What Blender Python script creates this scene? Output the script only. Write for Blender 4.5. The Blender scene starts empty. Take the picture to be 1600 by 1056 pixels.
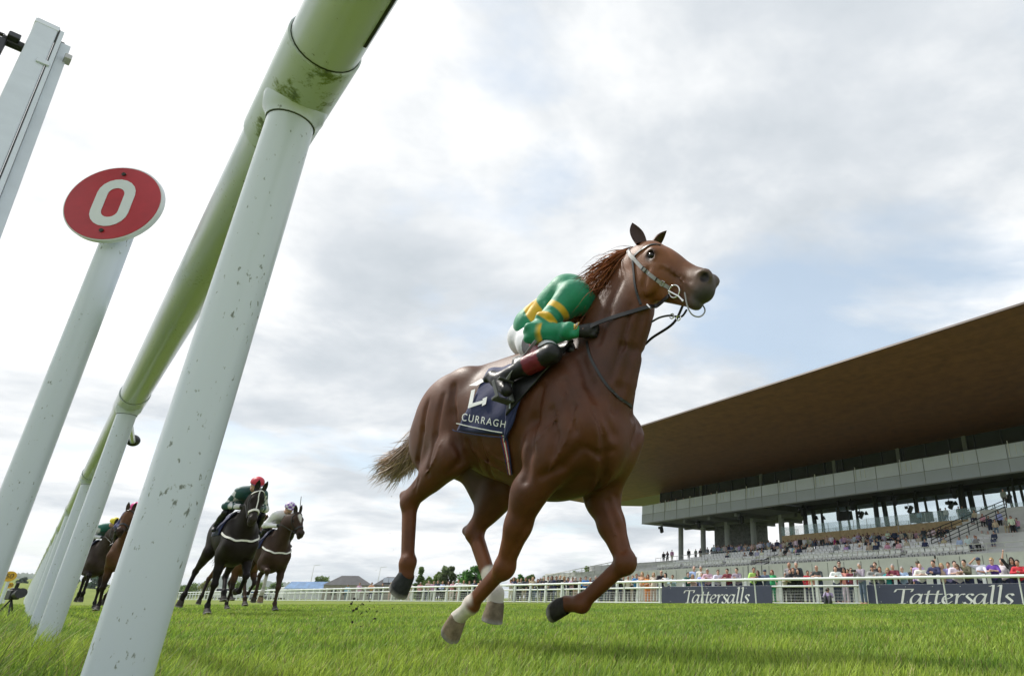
import bpy, bmesh, math, random
import numpy as np
from mathutils import Vector, Matrix
from mathutils.bvhtree import BVHTree
R = math.radians
SC = bpy.context.scene
COL = SC.collection
random.seed(7); RNG = np.random.default_rng(7)

# ------------------------------------------------------------------ camera
CAM_H = 0.28
F_PX = 982.6; PX0 = 1050.0; PITCH = math.atan(406/982.6)
cd = bpy.data.cameras.new('camera'); cam = bpy.data.objects.new('camera', cd); COL.objects.link(cam)
cd.sensor_width = 36; cd.lens = F_PX/1600*36
cd.shift_x = -(PX0-800)/1600; cd.shift_y = 0
cd.clip_start = 0.02; cd.clip_end = 20000
cam.location = (0, 0, CAM_H); cam.rotation_euler = (math.pi/2+PITCH, 0, 0)
cd.dof.use_dof = False
SC.camera = cam
CP, SP = math.cos(PITCH), math.sin(PITCH)
def ray(u, v):
    X = u-PX0; up = 528-v
    return np.array([X, F_PX*CP-up*SP, up*CP+F_PX*SP])/F_PX
CAMP = np.array([0, 0, CAM_H])
def at_y(u, v, Y):
    r = ray(u, v); return CAMP+r*(Y/r[1])
def at_z(u, v, z):
    r = ray(u, v); return CAMP+r*((z-CAM_H)/r[2])

# ------------------------------------------------------------------ view, world, sun
SC.view_settings.view_transform = 'Standard'; SC.view_settings.look = 'None'
SC.view_settings.exposure = 0.16; SC.view_settings.gamma = 1
SUN_AZ = R(-72); SUN_EL = R(50)          # azimuth measured from +Y towards +X
w = bpy.data.worlds.new('World'); SC.world = w; w.use_nodes = True
nt = w.node_tree; nt.nodes.clear()
def N(t, tp, **kw):
    n = t.nodes.new(tp)
    for k, v in kw.items():
        if k in n.inputs: n.inputs[k].default_value = v
        else: setattr(n, k, v)
    return n
def LK(t, a, b): t.links.new(a, b)
def math_n(t, op, a, b=None):
    n = t.nodes.new('ShaderNodeMath'); n.operation = op
    for i, q in enumerate((a, b)):
        if q is None: continue
        if isinstance(q, (int, float)): n.inputs[i].default_value = q
        else: LK(t, q, n.inputs[i])
    return n.outputs[0]
def ramp(t, fac, stops):
    n = t.nodes.new('ShaderNodeValToRGB'); cr = n.color_ramp
    while len(cr.elements) > 1: cr.elements.remove(cr.elements[-1])
    for i, (p, c) in enumerate(stops):
        e = cr.elements[0] if i == 0 else cr.elements.new(p)
        e.position = p; e.color = (*c, 1) if len(c) == 3 else c
    LK(t, fac, n.inputs[0]); return n.outputs[0]
sky = N(nt, 'ShaderNodeTexSky', sky_type='NISHITA', sun_disc=False, sun_elevation=SUN_EL, sun_rotation=SUN_AZ, air_density=1.0, dust_density=1.5, ozone_density=1.0)
tc = N(nt, 'ShaderNodeTexCoord')
sep = N(nt, 'ShaderNodeSeparateXYZ'); LK(nt, tc.outputs['Generated'], sep.inputs[0])
den = math_n(nt, 'ADD', math_n(nt, 'MAXIMUM', sep.outputs[2], 0.0), 0.16)
px = math_n(nt, 'DIVIDE', sep.outputs[0], den); py = math_n(nt, 'DIVIDE', sep.outputs[1], den)
cmb = N(nt, 'ShaderNodeCombineXYZ'); LK(nt, px, cmb.inputs[0]); LK(nt, py, cmb.inputs[1])
n1 = N(nt, 'ShaderNodeTexNoise', Scale=0.62, Detail=9.0, Roughness=0.56, Distortion=0.35); LK(nt, cmb.outputs[0], n1.inputs['Vector'])
n2 = N(nt, 'ShaderNodeTexNoise', Scale=1.3, Detail=10.0, Roughness=0.58, Distortion=0.15)
mp = N(nt, 'ShaderNodeMapping'); mp.inputs['Location'].default_value = (3.7, 1.2, 0.4); LK(nt, cmb.outputs[0], mp.inputs[0]); LK(nt, mp.outputs[0], n2.inputs['Vector'])
nrm = N(nt, 'ShaderNodeVectorMath', operation='NORMALIZE'); LK(nt, tc.outputs['Generated'], nrm.inputs[0])
def mass(u, v, deg, amt, base):
    r = ray(u, v); r = r/np.linalg.norm(r); dp = N(nt, 'ShaderNodeVectorMath', operation='DOT_PRODUCT'); LK(nt, nrm.outputs[0], dp.inputs[0]); dp.inputs[1].default_value = tuple(r)
    c0 = math.cos(math.radians(deg)); f = math_n(nt, 'MAXIMUM', math_n(nt, 'DIVIDE', math_n(nt, 'SUBTRACT', dp.outputs['Value'], c0), 1-c0), 0.0)
    return math_n(nt, 'ADD', base, math_n(nt, 'MULTIPLY', f, amt))
cv = n1.outputs[0]
for q in ((1330, 520, 17, -0.165), (1180, 470, 9, -0.06), (900, 310, 7, -0.075), (1050, 560, 8, -0.05), (1000, 380, 5, -0.04), (400, 450, 12, 0.05), (1200, 120, 25, 0.08), (150, 150, 30, 0.10)): cv = mass(*q, cv)
cover = ramp(nt, cv, [(0.37, (0.12,)*3), (0.43, (0.60,)*3), (0.47, (1,)*3)])
sv = n2.outputs[0]
for q in ((130, 170, 22, 0.10), (520, 60, 16, 0.07), (760, 150, 13, 0.05), (1330, 110, 20, -0.075), (560, 560, 15, -0.075), (200, 255, 8, -0.05), (620, 400, 12, -0.05), (880, 60, 9, -0.04), (300, 720, 10, 0.05), (1560, 330, 8, 0.08)): sv = mass(*q, sv)
shade = ramp(nt, sv, [(0.30, (0.56, 0.61, 0.655)), (0.40, (0.67, 0.71, 0.75)), (0.48, (0.82, 0.845, 0.865)), (0.55, (0.97, 0.98, 0.985)), (0.66, (1.12, 1.12, 1.12))])
skm = N(nt, 'ShaderNodeMix', data_type='RGBA'); skm.blend_type = 'MULTIPLY'; skm.inputs['Factor'].default_value = 1
LK(nt, sky.outputs[0], skm.inputs['A']); skm.inputs['B'].default_value = (0.085, 0.085, 0.085, 1)
sk2 = N(nt, 'ShaderNodeMix', data_type='RGBA'); sk2.blend_type = 'ADD'; sk2.inputs['Factor'].default_value = 1
LK(nt, skm.outputs['Result'], sk2.inputs['A']); sk2.inputs['B'].default_value = (0.34, 0.395, 0.42, 1)
mix = N(nt, 'ShaderNodeMix', data_type='RGBA'); LK(nt, cover, mix.inputs['Factor']); LK(nt, sk2.outputs['Result'], mix.inputs['A']); LK(nt, shade, mix.inputs['B'])
bg = N(nt, 'ShaderNodeBackground', Strength=1.0); LK(nt, mix.outputs['Result'], bg.inputs[0])
wo = N(nt, 'ShaderNodeOutputWorld'); LK(nt, bg.outputs[0], wo.inputs[0])
sd = bpy.data.lights.new('sun', 'SUN'); sd.energy = 3.7; sd.angle = R(5); sd.color = (1, 0.955, 0.88)
so = bpy.data.objects.new('sun', sd); COL.objects.link(so)
sdir = Vector((math.sin(SUN_AZ)*math.cos(SUN_EL), math.cos(SUN_AZ)*math.cos(SUN_EL), math.sin(SUN_EL)))
so.rotation_euler = sdir.to_track_quat('Z', 'Y').to_euler(); so.location = sdir*50

# ------------------------------------------------------------------ materials
MATS = {}
def mat(name, col=(0.5, 0.5, 0.5), rough=0.6, var=0.0, vscale=8.0, bump=0.0, bscale=60.0, metal=0.0, spec=0.5, attr=None, objcol=False, coat=0.0, trans=0.0, sheen=0.0, alpha=None):
    if name in MATS: return MATS[name]
    m = bpy.data.materials.new(name); m.use_nodes = True; t = m.node_tree; b = t.nodes['Principled BSDF']
    b.inputs['Roughness'].default_value = rough; b.inputs['Metallic'].default_value = metal
    b.inputs['Specular IOR Level'].default_value = spec; b.inputs['Coat Weight'].default_value = coat
    b.inputs['Transmission Weight'].default_value = trans
    b.inputs['Sheen Weight'].default_value = sheen
    if alpha is not None: b.inputs['Alpha'].default_value = alpha
    src = None
    if attr:
        a = N(t, 'ShaderNodeAttribute', attribute_name=attr); src = a.outputs['Color']
    elif objcol:
        a = N(t, 'ShaderNodeObjectInfo'); src = a.outputs['Color']
    else: b.inputs['Base Color'].default_value = (*col, 1)
    geo = N(t, 'ShaderNodeTexCoord')
    if var > 0:
        nz = N(t, 'ShaderNodeTexNoise', Scale=vscale, Detail=6.0, Roughness=0.6); LK(t, geo.outputs['Object'], nz.inputs['Vector'])
        rr = ramp(t, nz.outputs[0], [(0.3, (1-var,)*3), (0.7, (1+var,)*3)])
        mx = N(t, 'ShaderNodeMix', data_type='RGBA'); mx.blend_type = 'MULTIPLY'; mx.inputs['Factor'].default_value = 1
        if src is not None: LK(t, src, mx.inputs['A'])
        else: mx.inputs['A'].default_value = (*col, 1)
        LK(t, rr, mx.inputs['B']); src = mx.outputs['Result']
    if src is not None: LK(t, src, b.inputs['Base Color'])
    if bump > 0:
        nb = N(t, 'ShaderNodeTexNoise', Scale=bscale, Detail=4.0); LK(t, geo.outputs['Object'], nb.inputs['Vector'])
        bp = N(t, 'ShaderNodeBump', Strength=bump, Distance=0.01); LK(t, nb.outputs[0], bp.inputs['Height']); LK(t, bp.outputs[0], b.inputs['Normal'])
    MATS[name] = m; return m

# ------------------------------------------------------------------ object helpers
def link_mesh(name, verts, faces, m=None, parent=None, smooth=True, cols=None):
    me = bpy.data.meshes.new(name)
    v = np.asarray(verts, dtype=np.float32)
    if isinstance(faces, np.ndarray) and faces.ndim == 2:
        k = faces.shape[1]; nf = len(faces)
        me.vertices.add(len(v)); me.vertices.foreach_set('co', v.ravel())
        me.loops.add(nf*k); me.loops.foreach_set('vertex_index', faces.astype(np.int32).ravel())
        me.polygons.add(nf); me.polygons.foreach_set('loop_start', np.arange(0, nf*k, k, dtype=np.int32))
        me.update(calc_edges=True)
    else:
        me.from_pydata([tuple(map(float, q)) for q in v], [], [tuple(map(int, f)) for f in faces])
    me.validate()
    if smooth: me.polygons.foreach_set('use_smooth', np.ones(len(me.polygons), dtype=bool))
    if cols is not None:
        a = me.color_attributes.new('Col', 'FLOAT_COLOR', 'POINT')
        c4 = np.ones((len(v), 4), np.float32); c4[:, :3] = cols; a.data.foreach_set('color', c4.ravel())
    if m: me.materials.append(m)
    o = bpy.data.objects.new(name, me); COL.objects.link(o)
    if parent: o.parent = parent
    return o
def tag(o, label=None, cat=None, group=None, kind=None):
    if label: o['label'] = label
    if cat: o['category'] = cat
    if group: o['group'] = group
    if kind: o['kind'] = kind
    return o
def empty(name, label, cat, loc=(0, 0, 0), rz=0, group=None):
    o = bpy.data.objects.new(name, None); COL.objects.link(o); o.empty_display_size = 0.1
    o.location = loc; o.rotation_euler = (0, 0, rz)
    return tag(o, label, cat, group)
class MB:
    "collects boxes, tubes and polygons, links them as one mesh"
    def __init__(s): s.v = []; s.f = []
    def add(s, vs, fs):
        b = len(s.v); s.v += [tuple(q) for q in vs]; s.f += [tuple(i+b for i in f) for f in fs]; return s
    def box(s, c, size, rz=0, M=None):
        hx, hy, hz = [q/2 for q in size]; vs = []
        for x in (-hx, hx):
            for y in (-hy, hy):
                for z in (-hz, hz):
                    p = Vector((x, y, z))
                    if M is not None: p = M @ p
                    elif rz: p = Matrix.Rotation(rz, 3, 'Z') @ p
                    vs.append(p+Vector(c))
        return s.add(vs, [(0, 1, 3, 2), (4, 6, 7, 5), (0, 4, 5, 1), (2, 3, 7, 6), (0, 2, 6, 4), (1, 5, 7, 3)])
    def beam(s, a, b, wd, ht, up=(0, 0, 1)):
        a, b = Vector(a), Vector(b); d = (b-a); L = d.length; d.normalize()
        sx = d.cross(Vector(up)); sx.normalize(); u = sx.cross(d)
        M = Matrix((d, sx, u)).transposed()
        return s.box((a+b)/2, (L, wd, ht), M=M)
    def tube(s, pts, rad, n=10, cap=True):
        pts = [Vector(p) for p in pts]; k = len(pts)
        rad = rad if hasattr(rad, '__len__') else [rad]*k
        d0 = (pts[1]-pts[0]).normalized(); ref = Vector((0, 0, 1)) if abs(d0.z) < 0.9 else Vector((1, 0, 0))
        vs = []; side = d0.cross(ref).normalized()
        for i, p in enumerate(pts):
            d = (pts[min(i+1, k-1)]-pts[max(i-1, 0)]).normalized()
            side = (side-d*side.dot(d)).normalized(); up = d.cross(side)
            for j in range(n):
                an = 2*math.pi*j/n; vs.append(p+(side*math.cos(an)+up*math.sin(an))*rad[i])
        fs = [(i*n+j, i*n+(j+1) % n, (i+1)*n+(j+1) % n, (i+1)*n+j) for i in range(k-1) for j in range(n)]
        if cap: fs += [tuple(range(n-1, -1, -1)), tuple((k-1)*n+j for j in range(n))]
        return s.add(vs, fs)
    def ball(s, c, r, nu=12, nv=8, M=None):
        r = Vector((r, r, r)) if not hasattr(r, '__len__') else Vector(r); vs = []; fs = []
        for i in range(nv+1):
            th = math.pi*i/nv
            for j in range(nu):
                ph = 2*math.pi*j/nu
                p = Vector((r.x*math.sin(th)*math.cos(ph), r.y*math.sin(th)*math.sin(ph), r.z*math.cos(th)))
                vs.append((M @ p if M is not None else p)+Vector(c))
        for i in range(nv):
            for j in range(nu): fs.append((i*nu+j, (i+1)*nu+j, (i+1)*nu+(j+1) % nu, i*nu+(j+1) % nu))
        return s.add(vs, fs)
    def obj(s, name, m, parent=None, smooth=False, bevel=0):
        o = link_mesh(name, s.v, s.f, m, parent, smooth=smooth)
        bm = bmesh.new(); bm.from_mesh(o.data); bmesh.ops.remove_doubles(bm, verts=bm.verts, dist=1e-6)
        bmesh.ops.recalc_face_normals(bm, faces=bm.faces)
        if smooth:
            for e in bm.edges:
                if len(e.link_faces) == 2 and e.calc_face_angle(0) > 0.8: e.smooth = False
        bm.to_mesh(o.data); bm.free()
        if bevel:
            md = o.modifiers.new('bevel', 'BEVEL'); md.width = bevel; md.segments = 2; md.limit_method = 'ANGLE'
        return o
def dup(o, loc=None, rz=None, parent=None):
    c = o.copy(); COL.objects.link(c)
    if parent: c.parent = parent
    if loc is not None: c.location = loc
    if rz is not None: c.rotation_euler = (0, 0, rz)
    for ch in [q for q in bpy.data.objects if q.parent == o]: dup(ch, parent=c)
    return c

# ------------------------------------------------------------------ smooth-union distance fields -> mesh
def A(*q): return np.array(q, dtype=np.float64)
class Field:
    def __init__(s): s.p = []
    def cone(s, a, b, ra, rb, k=0.04, col=None, side=None, w=1.0, sub=False, tagn=None):
        a, b = A(*a), A(*b)
        M = np.eye(3)
        if side is not None:
            sv = A(*side); sv = sv/np.linalg.norm(sv); M = M+np.outer(sv, sv)*(1/w-1)
        rm = max(ra, rb)*max(w, 1)+k*1.5
        s.p.append(dict(t='c', a=a, b=b, ra=ra, rb=rb, k=k, col=col, M=M, lo=np.minimum(a, b)-rm, hi=np.maximum(a, b)+rm, sub=sub, tag=tagn)); return s
    def ell(s, c, r, k=0.04, col=None, Rm=None, sub=False, tagn=None):
        c = A(*c); r = A(*r) if hasattr(r, '__len__') else A(r, r, r); rm = r.max()+k*1.5
        s.p.append(dict(t='e', c=c, r=r, R=np.eye(3) if Rm is None else np.array(Rm), k=k, col=col, lo=c-rm, hi=c+rm, sub=sub, tag=tagn)); return s
    @staticmethod
    def dist(p, X):
        if p['t'] == 'c':
            M = p['M']; q = (X-p['a'])@M.T; ba = M@(p['b']-p['a'])
            l2 = max(ba@ba, 1e-9); t = np.clip((q@ba)/l2, 0, 1)
            return np.linalg.norm(q-t[..., None]*ba, axis=-1)-(p['ra']+t*(p['rb']-p['ra']))
        q = (X-p['c'])@p['R']; k0 = np.linalg.norm(q/p['r'], axis=-1); k1 = np.linalg.norm(q/p['r']**2, axis=-1)+1e-9
        return k0*(k0-1)/k1
    @staticmethod
    def comb(d, e, p):
        k = p['k']
        if p['sub']:
            h = np.clip(0.5-0.5*(d+e)/k, 0, 1); return d*(1-h)-e*h+k*h*(1-h)
        h = np.clip(0.5+0.5*(d-e)/k, 0, 1); return d*(1-h)+e*h-k*h*(1-h)
    def eval(s, X):
        d = np.full(X.shape[:-1], 9.0)
        for p in s.p: d = s.comb(d, s.dist(p, X), p)
        return d
    def grad(s, X, e=0.004):
        g = np.stack([s.eval(X+np.eye(3)[i]*e)-s.eval(X-np.eye(3)[i]*e) for i in range(3)], -1)
        return g/(np.linalg.norm(g, axis=-1, keepdims=True)+1e-9)
    def snap(s, X, off=0.0, it=6):
        X = np.array(X, dtype=np.float64)
        for _ in range(it): X = X-s.grad(X)*(s.eval(X)-off)[..., None]*0.9
        return X, s.grad(X)
    def mesh(s, res):
        lo = np.min([p['lo'] for p in s.p if not p['sub']], 0)-2*res; hi = np.max([p['hi'] for p in s.p if not p['sub']], 0)+2*res
        n = np.ceil((hi-lo)/res).astype(int)+1
        D = np.full(n, 1.0, np.float32); ax = [lo[i]+np.arange(n[i])*res for i in range(3)]
        for p in s.p:
            i0 = np.clip(np.floor((p['lo']-lo)/res).astype(int)-1, 0, n-1); i1 = np.clip(np.ceil((p['hi']-lo)/res).astype(int)+2, 1, n)
            sl = tuple(slice(i0[i], i1[i]) for i in range(3))
            X = np.stack(np.meshgrid(*[ax[i][sl[i]] for i in range(3)], indexing='ij'), -1)
            D[sl] = s.comb(D[sl], s.dist(p, X), p)
        I = D < 0
        c = np.zeros(np.array(n)-1, int)
        for dx in (0, 1):
            for dy in (0, 1):
                for dz in (0, 1): c += I[dx:n[0]-1+dx, dy:n[1]-1+dy, dz:n[2]-1+dz]
        act = np.argwhere((c > 0) & (c < 8)); idx = np.full(c.shape, -1, int); idx[tuple(act.T)] = np.arange(len(act))
        acc = np.zeros((len(act), 3)); cnt = np.zeros(len(act))
        cor = [(x, y, z) for x in (0, 1) for y in (0, 1) for z in (0, 1)]
        for i, a in enumerate(cor):
            for b in cor[i+1:]:
                if sum(abs(a[q]-b[q]) for q in range(3)) != 1: continue
                va = D[tuple((act+a).T)]; vb = D[tuple((act+b).T)]; m = (va < 0) != (vb < 0)
                t = np.where(m, va/np.where(m, va-vb, 1), 0)
                acc += np.where(m[:, None], np.array(a)+t[:, None]*(np.array(b)-np.array(a)), 0); cnt += m
        V = lo+(act+acc/np.maximum(cnt, 1)[:, None])*res
        Fs = []
        for axn in range(3):
            u, v = (axn+1) % 3, (axn+2) % 3
            sl0 = [slice(None)]*3; sl1 = [slice(None)]*3; sl0[axn] = slice(0, n[axn]-1); sl1[axn] = slice(1, n[axn])
            a = I[tuple(sl0)]; b = I[tuple(sl1)]; e = np.argwhere(a != b)
            e = e[(e[:, u] > 0) & (e[:, v] > 0) & (e[:, u] < n[u]-1) & (e[:, v] < n[v]-1)]
            fl = a[tuple(e.T)]
            du = np.zeros(3, int); du[u] = 1; dv = np.zeros(3, int); dv[v] = 1
            q = np.stack([idx[tuple((e-du-dv).T)], idx[tuple((e-dv).T)], idx[tuple(e.T)], idx[tuple((e-du).T)]], 1)
            q[~fl] = q[~fl][:, ::-1]; Fs.append(q)
        return V, np.concatenate(Fs)
    def colors(s, V, base, sharp=0.02):
        ds = np.stack([s.dist(p, V) for p in s.p if not p['sub']], 1)
        cs = np.array([p['col'] if p['col'] is not None else base for p in s.p if not p['sub']])
        wt = np.exp(-np.maximum(ds-ds.min(1, keepdims=True), 0)/sharp); wt /= wt.sum(1, keepdims=True)
        return wt@cs
def paint(V, C, c, r, col, soft=0.4, amt=1.0):
    d = np.linalg.norm((V-A(*c))/(A(*r) if hasattr(r, '__len__') else r), axis=1)
    t = np.clip((1-d)/soft, 0, 1)*amt; t = t*t*(3-2*t)
    return C*(1-t[:, None])+A(*col)*t[:, None]
def field_obj(name, fld, res, m, parent=None, base=(0.5, 0.5, 0.5), colfn=None, sharp=0.02, smooth_it=1):
    V, Fc = fld.mesh(res)
    for _ in range(smooth_it):
        S = np.zeros_like(V); c = np.zeros(len(V))
        for i in range(4):
            for j in (1, 3):
                np.add.at(S, Fc[:, i], V[Fc[:, (i+j) % 4]]); np.add.at(c, Fc[:, i], 1)
        V = V*0.5+0.5*S/np.maximum(c, 1)[:, None]
    C = fld.colors(V, base, sharp)
    if colfn: C = colfn(V, C)
    return link_mesh(name, V, Fc, m, parent, cols=C)
def catmull(P, n=6):
    P = [np.array(p, float) for p in P]; out = []
    for i in range(len(P)-1):
        p0, p1, p2, p3 = P[max(i-1, 0)], P[i], P[i+1], P[min(i+2, len(P)-1)]
        for t in np.linspace(0, 1, n, endpoint=False):
            out.append(0.5*((2*p1)+(-p0+p2)*t+(2*p0-5*p1+4*p2-p3)*t*t+(-p0+3*p1-3*p2+p3)*t**3))
    out.append(P[-1]); return np.array(out)
def band(name, fld, pts, width, thick, m, parent, off=0.003, n=6, snap=True):
    "a flat strap lying on a distance field"
    P = catmull(pts, n)
    if snap: P, G = fld.snap(P, off)
    else: G = fld.grad(P)
    vs = []; fs = []; k = len(P)
    T = np.gradient(P, axis=0); T /= np.linalg.norm(T, axis=1)[:, None]
    for i in range(k):
        g = G[i]-T[i]*(G[i]@T[i]); g /= np.linalg.norm(g)+1e-9; b = np.cross(T[i], g)
        for (x, y) in ((-1, -1), (1, -1), (1, 1), (-1, 1)): vs.append(P[i]+b*x*width/2+g*y*thick/2)
    for i in range(k-1):
        for j in range(4): fs.append((i*4+j, i*4+(j+1) % 4, (i+1)*4+(j+1) % 4, (i+1)*4+j))
    fs += [(3, 2, 1, 0), tuple((k-1)*4+j for j in range(4))]
    return link_mesh(name, vs, fs, m, parent, smooth=False)
def strands(name, roots, dirs, lens, m, parent, width=0.006, seg=6, wav=0.03, grav=0.0, cols=None, curl=None):
    "hair: many tapered strands in one mesh"
    vs = []; fs = []; cl = []
    for i, (r, d, L) in enumerate(zip(roots, dirs, lens)):
        d = A(*d); d /= np.linalg.norm(d)+1e-9; p = A(*r)
        side = np.cross(d, RNG.normal(size=3)); side /= np.linalg.norm(side)
        ph = RNG.uniform(0, 6.28); b = len(vs); w1 = width*RNG.uniform(0.6, 1.3)
        up = np.cross(side, d)
        for j in range(seg+1):
            t = j/seg; q = p+d*L*t+up*math.sin(t*5+ph)*wav*t*L/0.3+A(0, 0, -grav*t*t*L)
            wdt = w1*(1-t)**0.7*0.5+0.0004
            vs += [q-side*wdt, q+side*wdt]
            if cols is not None: cl += [cols[i], cols[i]]
        for j in range(seg): fs.append((b+2*j, b+2*j+1, b+2*j+3, b+2*j+2))
    return link_mesh(name, np.array(vs), np.array(fs), m, parent, cols=np.array(cl) if cols is not None else None)

# ------------------------------------------------------------------ horses
COATD = mat('dark_horse_coat', attr='Col', rough=0.50, var=0.2, vscale=9, spec=0.10)
HOOFM = mat('hoof_horn', attr='Col', rough=0.7, var=0.4, vscale=24, bump=0.3, bscale=60, spec=0.15)
COAT = mat('horse_coat', attr='Col', rough=0.46, var=0.28, vscale=5, bump=0.2, bscale=190, spec=0.30)
EYEM = mat('horse_eye', (0.006, 0.004, 0.003), rough=0.16, spec=0.35)
HAIR = mat('horse_hair', attr='Col', rough=0.5, spec=0.35)
LEATHER = mat('black_leather', (0.012, 0.012, 0.013), rough=0.42, var=0.3, vscale=40)
STEEL = mat('bit_steel', (0.75, 0.74, 0.72), rough=0.18, metal=1.0)
WEBW = mat('white_webbing', (0.75, 0.74, 0.70), rough=0.7, var=0.15, vscale=30)

def hoof_mesh(name, C, d, toe, r0, r1, L, col_wall, col_low, parent):
    C, d, toe = A(*C), A(*d), A(*toe); d /= np.linalg.norm(d); toe = toe-d*(toe@d); toe /= np.linalg.norm(toe); s = np.cross(d, toe)
    vs = []; fs = []; cl = []; n = 20; rings = [(-0.18, 0.86), (0, 1.0), (0.35, 1.0), (0.7, 1.0), (0.96, 1.0), (1.0, 0.985)]
    for q, (t, sc) in enumerate(rings):
        r = (r0+(r1-r0)*max(t, 0))*sc
        for j in range(n):
            an = 2*math.pi*j/n; ct, st = math.cos(an), math.sin(an)
            rx = r*(1.12 if ct > 0 else 0.82)*ct; ry = r*st*(1.0 if ct > -0.5 else 0.97)
            h = L*t*(1.0 if ct > 0 else 1+0.38*ct)
            p = C+d*h+toe*(rx+max(t, 0)*L*0.30*(1 if ct > 0 else 0.75))+s*ry
            vs.append(p); cl.append(col_wall if t < 0.95 else (0.25, 0.24, 0.23))
    for q in range(len(rings)-1):
        for j in range(n): fs.append((q*n+j, q*n+(j+1) % n, (q+1)*n+(j+1) % n, (q+1)*n+j))
    b = len(vs); last = (len(rings)-1)*n
    for j in range(n):
        c0 = vs[last+j]; cen = np.mean(vs[last:last+n], axis=0)
        vs.append(cen+(c0-cen)*0.80); cl.append((0.30, 0.29, 0.28))
    for j in range(n): fs.append((last+j, last+(j+1) % n, b+(j+1) % n, b+j))
    b2 = len(vs); cen = np.mean(vs[b:b+n], axis=0)
    for j in range(n): vs.append(vs[b+j]+(cen-vs[b+j])*0.06-d*0.010); cl.append(col_low)
    for j in range(n): fs.append((b+j, b+(j+1) % n, b2+(j+1) % n, b2+j))
    vs.append(cen-d*0.006+toe*0.0); cl.append(col_low)
    for j in range(n): fs.append((b2+j, b2+(j+1) % n, len(vs)-1))
    o = MB(); o.add(vs, fs); ob = link_mesh(name, vs, fs, HOOFM, parent, cols=np.array(cl)); return ob

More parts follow.
